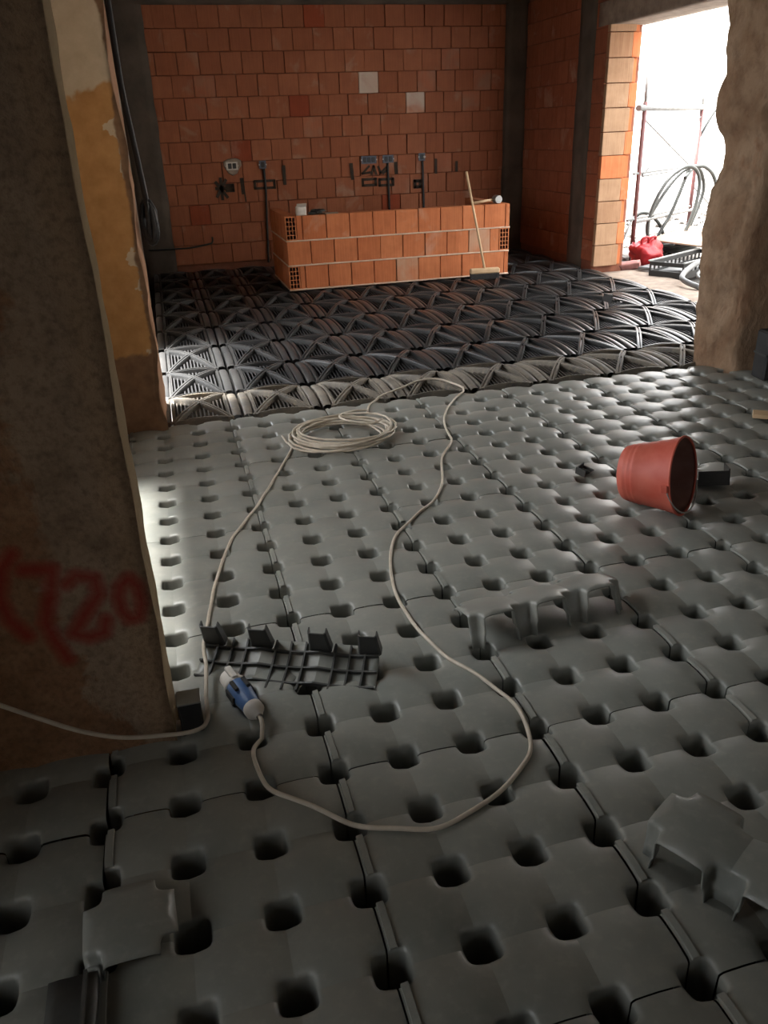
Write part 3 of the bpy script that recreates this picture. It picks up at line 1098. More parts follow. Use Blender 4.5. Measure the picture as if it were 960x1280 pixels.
def end_brick():
    """hollow brick shown from its cellular end: 3 x 5 open cells, end at local y = 0"""
    w, h, d = TH, 0.232, 0.236
    bm = bmesh.new()
    xs = [-w / 2]
    for k in range(3):
        xs += [-w / 2 + 0.010 + k * 0.0325, -w / 2 + 0.010 + k * 0.0325 + 0.025]
    xs.append(w / 2)
    zs = [0]
    for k in range(5):
        zs += [0.010 + k * 0.0432, 0.010 + k * 0.0432 + 0.036]
    zs.append(h)
    vg = [[bm.verts.new((x, 0, z)) for z in zs] for x in xs]
    for i in range(len(xs) - 1):
        for j in range(len(zs) - 1):
            q = (vg[i][j], vg[i + 1][j], vg[i + 1][j + 1], vg[i][j + 1])
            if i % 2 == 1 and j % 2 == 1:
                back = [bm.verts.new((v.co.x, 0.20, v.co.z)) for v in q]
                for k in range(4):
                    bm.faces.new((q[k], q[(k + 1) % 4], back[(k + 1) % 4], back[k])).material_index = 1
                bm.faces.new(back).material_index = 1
            else:
                bm.faces.new(q)
    x0, x1 = -w / 2, w / 2
    B = [bm.verts.new(c) for c in ((x0, 0, 0), (x1, 0, 0), (x1, 0, h), (x0, 0, h), (x0, d, 0), (x1, d, 0), (x1, d, h), (x0, d, h))]
    for q in ((0, 1, 5, 4), (1, 2, 6, 5), (2, 3, 7, 6), (3, 0, 4, 7), (4, 5, 6, 7)):
        bm.faces.new([B[k] for k in q])
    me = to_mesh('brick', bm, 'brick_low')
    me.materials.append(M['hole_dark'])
    return me


EB = end_brick()
for c in range(3):
    z = LZ + 0.012 + LC * c
    a, b = LX0, LX1
    left_end = c in (0, 2)
    right_end = c == 1
    if left_end:
        obj('brick', EB, low, (a + TH / 2, LY, z))
        a += TH + 0.006
    if right_end:
        obj('brick', EB, low, (b - TH / 2, LY, z))
        b -= TH + 0.006
    x = a
    first = 0.05 if c == 0 else (0.055 if c == 2 else 0.0)
    spans = []
    if first:
        spans.append((x, x + first))
        x += first + 0.004
    while x < b - 0.02:
        e = min(x + BW, b)
        spans.append((x, e))
        x = e + 0.003
    for n_, (p, q) in enumerate(spans):
        m_ = 'brick_lowpale' if (c == 0 and 5 <= n_ <= 5) or (c == 1 and n_ == 8) else 'brick_low'
        o = obj('brick', random.choice(LWb[m_]), low, ((p + q) / 2, LY + random.uniform(-0.003, 0.003), z), (0, random.uniform(-0.004, 0.004), 0))
        o.scale.x = (q - p) / 0.243
    # side returns (run back towards the wall) and the rear leaf
    for side, xs_ in ((0, LX0), (1, LX1)):
        y = LY + (0.245 if (side == 0 and left_end) or (side == 1 and right_end) else TH + 0.004)
        while y < 6.50:
            e = min(y + BW, 6.55)
            o = obj('brick', random.choice(LWb['brick_low']), low, (xs_ if side == 0 else xs_ - TH, (y + e) / 2, z), (0, 0, R(-90) if side == 0 else R(-90)))
            o.scale.x = (e - y) / 0.243 * 0.985
            y = e + 0.004
    # mortar bed of the course
    bm = bmesh.new()
    bed = noisy_box((LX0 - 0.004, LX1 + 0.004, LY - 0.006, LY + TH, z - 0.014, z), (40, 2, 1), 0.004, 12, c)
    obj('mortar_bed', bed, low, mat='mortar_pale')
    bm.free()
    for xs_ in (LX0, LX1 - TH):
        obj('mortar_bed', noisy_box((xs_ - 0.004, xs_ + TH + 0.004, LY + TH, 6.55, z - 0.014, z), (2, 16, 1), 0.004, 12, c + 9), low, mat='mortar_pale')

# things on the low wall
TOPZ = LZ + 0.012 + LC * 2 + 0.232
t = thing('carton', 'small crumpled white carton on the left end of the low wall', 'carton', (1.17, 5.48, TOPZ))
obj('carton_body', noisy_box((-0.05, 0.05, -0.04, 0.04, 0, 0.085), (4, 4, 4), 0.008, 20, 2), t, mat='offwhite')
bm = bmesh.new()
add_box(bm, -0.05, 0.05, -0.003, 0.003, 0, 0.05, Matrix.Translation((0, -0.04, 0.083)) @ Matrix.Rotation(R(50), 4, 'X'))
obj('flap', bm, t, mat='offwhite')
t = thing('work_gloves', 'dark work gloves heaped beside the white carton', 'gloves', (1.285, 5.475, TOPZ))
for k, (dx, dz, rz) in enumerate(((0, 0.0, 20), (0.03, 0.022, -35))):
    bm = bmesh.new()
    palm = bmesh.ops.create_uvsphere(bm, u_segments=14, v_segments=8, radius=1)['verts']
    for v in palm:
        v.co = Vector((v.co.x * 0.05, v.co.y * 0.038, v.co.z * 0.016 + 0.016))
    for f_ in range(4):
        a = -0.035 + 0.023 * f_
        add_tube(bm, [(0.03, a, 0.016), (0.07, a * 1.2, 0.02), (0.095, a * 1.3, 0.010)], [0.011, 0.010, 0.007], 6)
    add_tube(bm, [(-0.01, 0.03, 0.016), (0.02, 0.06, 0.02), (0.045, 0.07, 0.012)], [0.011, 0.010, 0.007], 6)
    obj('glove', bm, t, (dx, 0, dz), (0, 0, R(rz)), mat='hose')
bm = noisy_box((-0.07, 0.07, -0.03, 0.03, 0, 0.012), (6, 3, 1), 0.004, 20, 5)
tag(obj('wood_offcut', bm, loc=(1.475, 5.46, TOPZ), rot=(0, 0, R(8)), mat='board'), 'thin tan offcut lying beside the gloves on the low wall', 'offcut')
t = thing('mallet', 'mallet with wooden handle and grey head on the right end of the low wall', 'mallet', (3.30, 5.49, TOPZ))
bm = bmesh.new()
add_tube(bm, [(0.0, -0.055, 0.043), (0, -0.045, 0.043), (0, 0.045, 0.043), (0, 0.055, 0.043)], [0.037, 0.042, 0.042, 0.037], 20)
obj('head', bm, t, mat='steel')
bm = bmesh.new()
add_tube(bm, [(-0.02, 0, 0.043), (-0.14, 0, 0.032), (-0.27, 0.0, 0.018)], [0.012, 0.014, 0.017], 10)
obj('handle', bm, t, mat='wood')

# broom leaning on the low wall
bz = 0.095
t = thing('broom', 'broom with pale wooden handle leaning against the low brick wall', 'broom', (3.02, 5.10, bz))
bm = bmesh.new()
add_tube(bm, [(0, 0, 0.075), (-0.135, 0.29, 1.02)], 0.0125, 10)
obj('handle', bm, t, mat='wood')
bm = bmesh.new()
add_box(bm, -0.16, 0.16, -0.03, 0.03, 0.030, 0.085, bevel=0.012)
obj('head', bm, t, mat='wood')
bm = bmesh.new()
for i in range(26):
    for j in range(5):
        x, y = -0.15 + 0.012 * i, -0.024 + 0.012 * j
        add_box(bm, x - 0.004, x + 0.004, y - 0.004, y + 0.004, -0.03 + random.uniform(0, 0.01), 0.032)
obj('bristles', bm, t, mat='bristle')
t.rotation_euler = (0, 0, R(-6))

# ------------------------------------------------------------------ bucket
def bucket():
    n = Vector((0.60, -0.78, 0.16)).normalized()
    c_open = Vector((1.715, -0.452, 0.182))
    z_ax = n
    x_ax = Vector((0, 0, 1)).cross(z_ax).normalized()
    y_ax = z_ax.cross(x_ax)
    L = 0.24
    org = c_open - n * L
    mt = Matrix((x_ax, y_ax, z_ax)).transposed().to_4x4()
    mt.translation = org
    t = thing('bucket', 'faded red builder\'s bucket lying on its side on the grey panels', 'bucket')
    t.matrix_world = mt
    bm = bmesh.new()
    prof = [(0.0005, 0.004), (0.108, 0.004), (0.114, 0.0), (0.118, 0.006)]
    for k in range(1, 4):
        r = 0.118 + 0.05 * k * 0.022 / L
        prof += [(r + 0.0008, 0.006 + 0.022 * k - 0.005), (r + 0.0028, 0.006 + 0.022 * k), (r + 0.0010, 0.006 + 0.022 * k + 0.005)]
    prof += [(0.150, 0.18), (0.165, L)]
    add_lathe(bm, prof, 48)
    obj('body', bm, t, mat='red_plastic')
    bm = bmesh.new()
    add_lathe(bm, [(0.0005, 0.012), (0.108, 0.012), (0.147, 0.18), (0.161, L - 0.002)], 48)
    obj('inner_lining', bm, t, mat='bucket_inner')
    bm = bmesh.new()
    ring = [(0.163 * math.cos(a), 0.163 * math.sin(a), L) for a in [2 * math.pi * k / 48 for k in range(49)]]
    add_tube(bm, ring, 0.0055, 8, False)
    obj('rim', bm, t, mat='red_plastic')
    bm = bmesh.new()
    # wire handle has dropped forward of the rim towards the floor
    pts = []
    for k in range(19):
        a = math.pi * k / 18
        pts.append(Vector((0.168 * math.cos(a), -0.150 * math.sin(a), L - 0.012 + 0.035 * math.sin(a))))
    add_tube(bm, pts, 0.0035, 6)
    obj('handle', bm, t, mat='wire')
    for s in (-1, 1):
        bm = bmesh.new()
        add_box(bm, s * 0.170 - 0.008, s * 0.170 + 0.008, -0.015, 0.015, L - 0.03, L - 0.002, bevel=0.003)
        obj('handle_lug', bm, t, mat='red_plastic')


bucket()

# ------------------------------------------------------------------ broken panel strips
def under_ribs(nu, mat='dark_piece'):
    """stiffening ribs under a strip"""
    bm = bmesh.new()

    def rib(p, q, n=10):
        rows = []
        d = (Vector(q) - Vector(p)).normalized()
        nn = Vector((-d.y, d.x)) * 0.0028
        for k in range(n + 1):
            c = Vector(p).lerp(Vector(q), k / n)
            fx, fy = (c.x / CELL) % 1.0, min(max(c.y / CELL, 0), 0.999)
            z = vault(fx, fy) - 0.002
            rows.append([bm.verts.new((c.x + nn.x, c.y + nn.y, z)), bm.verts.new((c.x + nn.x, c.y + nn.y, z - 0.016)),
                         bm.verts.new((c.x - nn.x, c.y - nn.y, z - 0.016)), bm.verts.new((c.x - nn.x, c.y - nn.y, z))])
        for a, b in zip(rows, rows[1:]):
            for k in range(4):
                bm.faces.new((a[k], a[(k + 1) % 4], b[(k + 1) % 4], b[k]))
        bm.faces.new(rows[0])
        bm.faces.new(rows[-1])
    for fy in (0.22, 0.50, 0.80):
        rib((0.02 * CELL, fy * CELL), (nu * CELL - 0.02 * CELL, fy * CELL), 24)
    for i in range(nu):
        for fx in (0.25, 0.50, 0.75):
            rib(((i + fx) * CELL, 0.05 * CELL), ((i + fx) * CELL, 0.95 * CELL), 6)
    return to_mesh('rib', bm, mat)


def strip_piece(label, legs, loc, mtx, mat, leg_len=0.1, ribs=False, nu=3, nv=1, seed=1, trim=None):
    t = thing('broken_panel_piece', label, 'plastic piece', loc, group='broken formwork pieces')
    t.matrix_world = Matrix.Translation(loc) @ mtx
    me = panel_mesh('shell', nu, nv, legs, leg_len, mat, torn=0.002, seed=seed)
    o = obj('shell', me, t)
    md = o.modifiers.new('thickness', 'SOLIDIFY')
    md.thickness = 0.0035
    md.offset = -1
    if ribs:
        obj('rib', under_ribs(nu, 'dark_piece'), t)
    return t


rotX = lambda a: Matrix.Rotation(R(a), 4, 'X')
rotY = lambda a: Matrix.Rotation(R(a), 4, 'Y')
rotZ = lambda a: Matrix.Rotation(R(a), 4, 'Z')
# upright strip propped on its leg stubs, right of the cable
strip_piece('long grey strip propped on stub legs over the panels right of the cord', lambda i, j: j == 0,
            (0.535, -1.125, 0.118), rotZ(6) @ rotX(-16), 'grey_plastic', 0.10, seed=3)
# upturned strip showing ribs and four legs, by the pier
flip = strip_piece('upturned dark strip with lattice ribs and four raised legs near the pier', lambda i, j: False,
            (-0.275, -0.865, 0.075), rotZ(-24) @ rotX(180 + 22), 'grey_plastic', 0.088, True, seed=5)
def leg_tab():
    """channel shaped leg: web and two flanges tapering to the tip"""
    bm = bmesh.new()
    secs = []
    for z, k in ((0.004, 1.0), (-0.03, 0.93), (-0.092, 0.80)):
        w, d, th = 0.036 * k, 0.030 * k, 0.0035
        y0 = 0.040 - 0.012 * (1 - k)
        outer = [(-w, y0 - d), (-w, y0 - 0.006), (-w + 0.006, y0), (w - 0.006, y0), (w, y0 - 0.006), (w, y0 - d)]
        inner = [(w - th, y0 - d), (w - th, y0 - 0.008), (w - 0.008, y0 - th), (-w + 0.008, y0 - th), (-w + th, y0 - 0.008), (-w + th, y0 - d)]
        secs.append([bm.verts.new((x, y, z)) for x, y in outer + inner])
    for a, b in zip(secs, secs[1:]):
        for k in range(12):
            bm.faces.new((a[k], a[(k + 1) % 12], b[(k + 1) % 12], b[k]))
    for q in (secs[0], secs[-1]):
        for k in range(5):
            bm.faces.new((q[k], q[k + 1], q[10 - k], q[11 - k]))
    return to_mesh('leg', bm, 'dark_piece')


TAB = leg_tab()
for k in range(4):
    obj('leg', TAB, flip, (min(max(k * CELL, 0.034), 3 * CELL - 0.034), -0.004, 0.002))
# tilted strip at the lower right
strip_piece('grey two-cell strip raised on legs at the lower right edge', lambda i, j: True,
            (0.585, -2.005, 0.105), rotZ(-61) @ rotX(4), 'grey_plastic', 0.095, seed=8)
# single cell at lower left
strip_piece('small square fragment lying in shade at the lower left', lambda i, j: i == 0 and j == 0,
            (-0.590, -1.965, 0.050), rotZ(3) @ rotY(2), 'grey_plastic', 0.04, nu=1, nv=1, seed=11)
t = thing('broken_panel_piece', 'narrow dark offcut beneath the small square fragment', 'plastic piece', (-0.63, -2.06, 0.030), group='broken formwork pieces')
bm = noisy_box((-0.02, 0.07, -0.10, 0.10, 0, 0.022), (4, 2, 8), 0.004, 20, 3)
obj('shell', bm, t, mat='dark_piece')
bm = bmesh.new()
add_box(bm, 0.045, 0.052, -0.10, 0.10, 0.022, 0.034)
obj('rib', bm, t, mat='dark_piece')
# small fragments
def shard(label, loc, size, rot, mat='black_plastic', seed=1):
    t = thing('plastic_shard', label, 'plastic piece', loc, group='small plastic shards')
    t.rotation_euler = rot
    s = size
    bm = bmesh.new()
    add_box(bm, -s, s * 0.8, -s * 0.55, s * 0.6, 0, 0.005)
    add_box(bm, -s, -s + 0.005, -s * 0.55, s * 0.6, 0.005, s * 0.8)
    add_box(bm, -s, s * 0.4, s * 0.6 - 0.005, s * 0.6, 0.005, s * 0.7)
    obj('shell', bm, t, mat=mat)
    bm = bmesh.new()
    for k in range(3):
        add_box(bm, -s * 0.6 + k * s * 0.5, -s * 0.6 + k * s * 0.5 + 0.004, -s * 0.5, s * 0.55, 0.005, s * 0.3)
    obj('rib', bm, t, mat=mat)
    return t


shard('small dark shard on the panels left of the bucket', (1.545, 0.05, 0.030), 0.045, (R(10), R(-8), R(30)), 'dark_piece')
shard('black ribbed fragment just behind the bucket mouth', (1.985, -0.245, 0.030), 0.095, (R(8), R(4), R(155)), 'black_plastic')
shard('small black shard lying on the dome modules near the doorway', (3.53, 3.32, 0.095), 0.085, (R(5), R(5), R(20)), 'black_plastic')
# black box painting the dark void at the panel edge by the pier
t = thing('panel_gap_dark', 'black box standing for the dark panel edge gap at the pier foot', 'plastic piece', (-0.345, -1.235, 0.02))
bm = bmesh.new()
add_box(bm, -0.030, 0.030, -0.030, 0.030, -0.05, 0.095, bevel=0.004)
obj('gap_box', bm, t, mat='black')
bm = bmesh.new()
add_box(bm, -0.033, 0.033, -0.033, 0.033, 0.095, 0.101, bevel=0.002)
obj('rim', bm, t, mat='grey_plastic')

# ------------------------------------------------------------------ extension cord
def ground_z(x, y):
    if y < 1.53:
        acc = 0
        for dx, dy in ((0, 0), (0.03, 0), (-0.03, 0), (0, 0.03), (0, -0.03)):
            acc += vault(((x + dx) / CELL) % 1.0, ((y + dy) / CELL) % 1.0)
        return acc / 5
    for j in range(len(ROWS_Y) - 1):
        if ROWS_Y[j] <= y < ROWS_Y[j + 1]:
            sc = (ROWS_Y[j + 1] - ROWS_Y[j]) / 0.69
            yy = (y - (ROWS_Y[j] + ROWS_Y[j + 1]) / 2) / sc
            i = math.floor((x - X0) / PX)
            xx = x - (X0 + PX * (i + 0.5))
            if abs(xx) < FW:
                return max(0.02, dome(xx, yy)) + 0.008
            return max(0.02, side_fn(0, yy)) + 0.004
    return 0.03


def lay(pts, r, n=8, lift=0.0):
    out = []
    for p in smooth_path([(q[0], q[1], 0) for q in pts], n):
        out.append(Vector((p.x, p.y, ground_z(p.x, p.y) + r + 0.001 + lift)))
    for _ in range(4):
        out = [out[0]] + [(out[k - 1] + out[k] * 2 + out[k + 1]) / 4 for k in range(1, len(out) - 1)] + [out[-1]]
    for p in out:
        p.z = max(p.z, ground_z(p.x, p.y) + r * 0.9)
    return out


CR = 0.0062
cord = thing('extension_cord', 'long beige extension cord with a blue and white industrial plug', 'extension cord')
run = [(-0.150, -1.300), (-0.165, -1.345), (-0.194, -1.39), (-0.186, -1.486), (-0.155, -1.563), (-0.06, -1.653), (0.023, -1.725), (0.092, -1.761), (0.202, -1.79),
       (0.316, -1.754), (0.458, -1.669), (0.522, -1.596), (0.554, -1.451), (0.516, -1.304), (0.442, -1.153), (0.40, -0.95), (0.395, -0.702), (0.455, -0.433),
       (0.548, -0.243), (0.73, -0.055), (0.861, 0.134), (0.972, 0.472), (1.098, 0.672), (1.13, 0.85), (1.186, 1.062), (1.33, 1.332), (1.472, 1.508), (1.45, 1.64),
       (1.36, 1.74), (1.188, 1.72), (0.986, 1.60), (0.847, 1.45), (0.79, 1.30)]
bm = bmesh.new()
add_tube(bm, smooth_path([(-0.163, -1.282, 0.046), (-0.158, -1.297, 0.045), (-0.158, -1.325, 0.038)], 4)[:-1] + lay(run[1:], CR), CR, 8)
obj('cord_run', bm, cord, mat='cable')
# coil: loops of slightly different size and centre
coil = []
TURNS = 9
rnd = random.Random(4)
offs = [(rnd.uniform(-0.045, 0.045), rnd.uniform(-0.05, 0.05), rnd.uniform(0.84, 1.08), rnd.uniform(-0.3, 0.3)) for _ in range(TURNS + 2)]
for k in range(TURNS * 20):
    tt = k / 20
    a = 2 * math.pi * tt + 0.6
    i = int(tt)
    u = tt - i
    o0, o1 = offs[i], offs[i + 1]
    ox, oy, sc, _ = [p + (q - p) * u for p, q in zip(o0, o1)]
    x = 0.555 + ox + 0.262 * sc * math.cos(a)
    y = 0.945 + oy + 0.225 * sc * math.sin(a)
    coil.append(Vector((x, y, 0.034 + 0.0045 * tt + 0.008 * math.sin(a * 1.5 + i))))
bm = bmesh.new()
add_tube(bm, coil, CR, 8)
obj('coil', bm, cord, mat='cable')
bm = bmesh.new()
loop = smooth_path([(0.79, 1.30, 0.04), (0.70, 1.28, 0.05), (0.60, 1.16, 0.075), (0.60, 1.02, 0.09), (0.72, 0.92, 0.09), (0.80, 0.98, 0.085)], 8)
add_tube(bm, loop, CR, 8)
obj('coil', bm, cord, mat='cable')
tail = [(0.250, 1.06), (0.262, 0.95), (0.281, 0.883), (0.186, 0.641), (0.08, 0.361), (-0.044, 0.084), (-0.151, -0.156), (-0.228, -0.466), (-0.257, -0.641), (-0.283, -0.80)]
tp = lay(tail, CR)
tp += smooth_path([tp[-1], (-0.290, -0.93, 0.075), (-0.290, -1.02, 0.060), (-0.300, -1.15, 0.045), (-0.303, -1.255, 0.045), (-0.340, -1.305, 0.056), (-0.43, -1.315, 0.071), (-0.53, -1.315, 0.091), (-0.623, -1.315, 0.136),
                  (-0.708, -1.315, 0.197), (-0.79, -1.315, 0.26), (-0.95, -1.315, 0.38)], 8)[1:]
bm = bmesh.new()
add_tube(bm, tp, CR, 8)
obj('cord_tail', bm, cord, mat='cable')
# plug
pa, pb = Vector((-0.232, -1.070, 0.052)), Vector((-0.160, -1.290, 0.046))
d = (pb - pa)
ln = d.length
za = d.normalized()
xa = Vector((0, 0, 1)).cross(za).normalized()
ya = za.cross(xa)
pm = Matrix((xa, ya, za)).transposed().to_4x4()
pm.translation = pa
pl = bpy.data.objects.new('plug', None)
bm = bmesh.new()
add_lathe(bm, [(0.0005, 0.062), (0.030, 0.062), (0.0335, 0.070), (0.034, 0.115), (0.031, 0.135), (0.028, 0.165), (0.024, 0.185)], 24, pm)
plug = obj('plug', bm, cord, mat='blue')
bm = bmesh.new()
add_lathe(bm, [(0.022, 0.012), (0.0285, 0.012), (0.0295, 0.020), (0.029, 0.055), (0.035, 0.058), (0.036, 0.070), (0.034, 0.074)], 24, pm)
add_box(bm, -0.010, 0.010, 0.024, 0.040, 0.010, 0.070, pm, 0.003)
obj('plug_collar', bm, plug, mat='offwhite')
for k in range(5):
    bm = bmesh.new()
    a = 2 * math.pi * k / 5
    add_tube(bm, [pm @ Vector((0.016 * math.cos(a), 0.016 * math.sin(a), 0.055)), pm @ Vector((0.016 * math.cos(a), 0.016 * math.sin(a), 0.006))], 0.0035, 8)
    obj('pin', bm, plug, mat='steel')
bm = bmesh.new()
add_lathe(bm, [(0.025, 0.178), (0.0285, 0.180), (0.0285, 0.200), (0.022, 0.208), (0.010, 0.228)], 20, pm)
obj('gland', bm, plug, mat='offwhite')
for s in (-1, 1):
    bm = bmesh.new()
    add_box(bm, s * 0.018 - 0.006, s * 0.018 + 0.006, 0.028, 0.038, 0.080, 0.125, pm, 0.002)
    obj('grip', bm, plug, mat='black')
    bm = bmesh.new()
    add_box(bm, s * 0.033 - 0.004, s * 0.033 + 0.004, -0.012, 0.012, 0.075, 0.130, pm, 0.002)
    obj('grip', bm, plug, mat='black')

# ------------------------------------------------------------------ hanging cable by the far pier
t = thing('hanging_cable', 'black cable hanging beside the ochre pier with a knotted bundle at its end', 'cable', (-0.29, 1.66, 1.02))
bm = bmesh.new()
add_tube(bm, smooth_path([(-0.045, 0.0, 1.55), (-0.038, 0, 1.1), (-0.036, 0, 0.76), (-0.018, 0, 0.50), (0.0, 0, 0.25), (0.006, 0, 0.12)], 6), 0.016, 8)
obj('cord', bm, t, mat='black')
bm = bmesh.new()
rnd = random.Random(2)
for k in range(7):
    a = rnd.uniform(0, 6.28)
    pts = []
    for q in range(17):
        b = 2 * math.pi * q / 16
        pts.append(Vector((0.036 * math.cos(b) * math.cos(a) + rnd.uniform(-.004, .004), 0.036 * math.cos(b) * math.sin(a), 0.10 + 0.095 * math.sin(b))) + Vector((0.004, 0, 0.006 * k - 0.02)))
    add_tube(bm, pts, 0.013, 7, False)
obj('bundle', bm, t, mat='black')

# ------------------------------------------------------------------ by the broken partition on the right
t = thing('tool_case', 'black upright tool case beside the broken partition at the right edge', 'case', (3.36, 1.05, 0.03), (0, 0, R(-8)))
bm = bmesh.new()
add_box(bm, -0.10, 0.26, -0.07, 0.07, 0, 0.30, bevel=0.012)
obj('case_body', bm, t, mat='black')
bm = bmesh.new()
add_box(bm, -0.102, 0.262, -0.072, 0.072, 0.15, 0.165, bevel=0.002)
obj('seam_band', bm, t, mat='hose')
bm = bmesh.new()
add_tube(bm, smooth_path([(0.0, 0, 0.298), (0.01, 0, 0.335), (0.08, 0, 0.345), (0.15, 0, 0.335), (0.16, 0, 0.298)], 5), 0.009, 8)
obj('handle', bm, t, mat='black')
bm = bmesh.new()
add_box(bm, -0.03, 0.42, -0.045, 0.045, 0.0, 0.022, bevel=0.002)
tag(obj('plank', bm, loc=(2.80, 0.445, 0.030), rot=(0, 0, R(-38)), mat='wood'), 'short pale wooden plank end at the right edge of the panels', 'plank')

# ------------------------------------------------------------------ outside the doorway
GZ = -0.05
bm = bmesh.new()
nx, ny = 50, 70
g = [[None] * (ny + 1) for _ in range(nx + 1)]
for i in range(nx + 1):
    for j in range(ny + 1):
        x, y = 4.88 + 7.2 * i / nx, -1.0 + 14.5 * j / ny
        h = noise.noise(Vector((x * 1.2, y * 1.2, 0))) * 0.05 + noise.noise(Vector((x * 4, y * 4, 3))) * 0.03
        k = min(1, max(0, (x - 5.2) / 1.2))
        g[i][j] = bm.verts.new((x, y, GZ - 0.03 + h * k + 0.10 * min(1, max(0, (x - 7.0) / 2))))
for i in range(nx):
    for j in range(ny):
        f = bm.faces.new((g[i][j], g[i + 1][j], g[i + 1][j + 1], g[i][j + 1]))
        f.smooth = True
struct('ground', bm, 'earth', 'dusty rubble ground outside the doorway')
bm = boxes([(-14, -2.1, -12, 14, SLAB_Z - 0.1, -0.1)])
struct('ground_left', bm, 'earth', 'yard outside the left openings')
fac = noisy_box((9.4, 9.9, -3, 17, -0.4, 4.6), (1, 30, 10), 0.03, 1.5, 5)
struct('wall_outside', fac, 'facade', 'pale facade across the yard')

# scaffold
SA, SB = Vector((5.275, 5.98, 0)), Vector((6.72, 7.0, 0))
sc = thing('scaffold', 'red and galvanised scaffold frame standing outside the doorway', 'scaffold', (0, 0, 0))


def tube_part(name, pts, r, mat, n=0):
    bm = bmesh.new()
    add_tube(bm, smooth_path(pts, n) if n else pts, r, 10)
    return obj(name, bm, sc, mat=mat)


u = (SB - SA)
zz = lambda p, z: Vector((p.x, p.y, z))
tube_part('standard', [zz(SA, GZ - 0.02), zz(SA, 1.72)], 0.026, 'rust')
tube_part('spigot', [zz(SA, 1.70), zz(SA, 2.0)], 0.019, 'galv')
tube_part('standard', [zz(SB, GZ - 0.02), zz(SB, 1.66)], 0.026, 'rust')
tube_part('spigot', [zz(SB, 1.64), zz(SB, 1.93)], 0.019, 'galv')
tube_part('ledger', [zz(SA - u * 0.10, 1.66), zz(SA + u * 1.5, 1.66)], 0.034, 'galv')
tube_part('ledger', [zz(SA - u * 0.08, 0.975), zz(SA + u * 1.4, 0.975)], 0.014, 'galv')
tube_part('ledger', [zz(SA - u * 0.02 + Vector((0.05, -0.03, 0)), 0.945), zz(SA + u * 1.0, 0.955)], 0.012, 'galv')
tube_part('ledger', [zz(SA, 0.43), zz(SA + u * 1.3 + Vector((0.1, -0.1, 0)), 0.45)], 0.018, 'galv')
tube_part('ledger', [zz(SA - u * 0.12, 0.47), zz(SB, 0.47)], 0.014, 'galv')
tube_part('brace', [zz(SA + u * 0.03, 1.53), zz(SA + u * 0.92, 0.96)], 0.011, 'galv')
tube_part('brace', [zz(SB, 1.56), zz(SA + u * 0.05, 0.95)], 0.011, 'galv')
tube_part('brace', [zz(SB, 0.72), zz(SB + u * 0.6, 0.30)], 0.011, 'galv')
tube_part('brace', [zz(SA - u * 0.16, 0.25), zz(SA - u * 0.02, 0.50)], 0.012, 'galv')
tube_part('knee_brace', [(6.72, 7.0, 1.29), (6.90, 7.0, 1.60), (6.97, 7.0, 1.645), (7.10, 7.02, 1.645), (7.25, 7.05, 1.58)], 0.017, 'hose', 4)

# hose loops leaning against the scaffold
hose = thing('hose', 'dark hose hanging in large loops beside the scaffold outside', 'hose', (0, 0, 0))
HP = [
    [(5.25, 5.25, 0.0), (5.50, 5.75, 0.0), (5.80, 6.05, 0.02), (6.079, 6.2, 0.156), (6.21, 6.2, 0.434), (6.264, 6.2, 0.757), (6.213, 6.2, 0.942), (6.092, 6.2, 1.01), (5.965, 6.2, 0.979), (5.815, 6.2, 0.869), (5.678, 6.2, 0.649), (5.607, 6.2, 0.422), (5.615, 6.2, 0.20)],
    [(5.80, 5.95, 0.0), (6.02, 6.15, 0.02), (6.248, 6.28, 0.06), (6.469, 6.28, 0.221), (6.583, 6.28, 0.455), (6.58, 6.28, 0.692), (6.503, 6.28, 0.881), (6.373, 6.28, 0.987), (6.259, 6.28, 1.001), (6.127, 6.28, 0.988), (5.975, 6.28, 0.886), (5.813, 6.28, 0.683), (5.665, 6.28, 0.44), (5.651, 6.28, 0.271), (5.75, 6.28, 0.03)],
    [(6.201, 6.36, 1.001), (6.107, 6.36, 0.711), (6.006, 6.36, 0.453), (5.885, 6.36, 0.249), (5.796, 6.36, 0.03)],
    [(5.60, 6.44, 0.03), (5.553, 6.44, 0.24), (5.553, 6.44, 0.405), (5.623, 6.44, 0.477), (5.761, 6.44, 0.46), (5.912, 6.44, 0.337), (5.989, 6.44, 0.186), (5.96, 6.44, 0.03)],
    [(5.45, 5.45, 0.01), (5.75, 5.95, 0.0), (6.0, 6.3, 0.0), (6.25, 6.45, 0.06), (6.43, 6.50, 0.347), (6.553, 6.52, 0.68), (6.512, 6.52, 0.872), (6.38, 6.45, 0.98), (6.269, 6.4, 0.965), (6.114, 6.3, 0.87)],
]
for pts in HP:
    bm = bmesh.new()
    add_tube(bm, smooth_path(pts, 7), 0.022, 8)
    obj('hose_loop', bm, hose, mat='hose')
bm = bmesh.new()
pts = []
for k in range(5 * 24):
    a = 2 * math.pi * k / 24
    rr = 0.30 + 0.03 * math.sin(k * 0.7)
    pts.append((6.0 + rr * math.cos(a), 6.25 + rr * 0.75 * math.sin(a), 0.0 + 0.022 * (k / 24)))
add_tube(bm, pts, 0.018, 8)
obj('hose_coil', bm, hose, mat='hose')

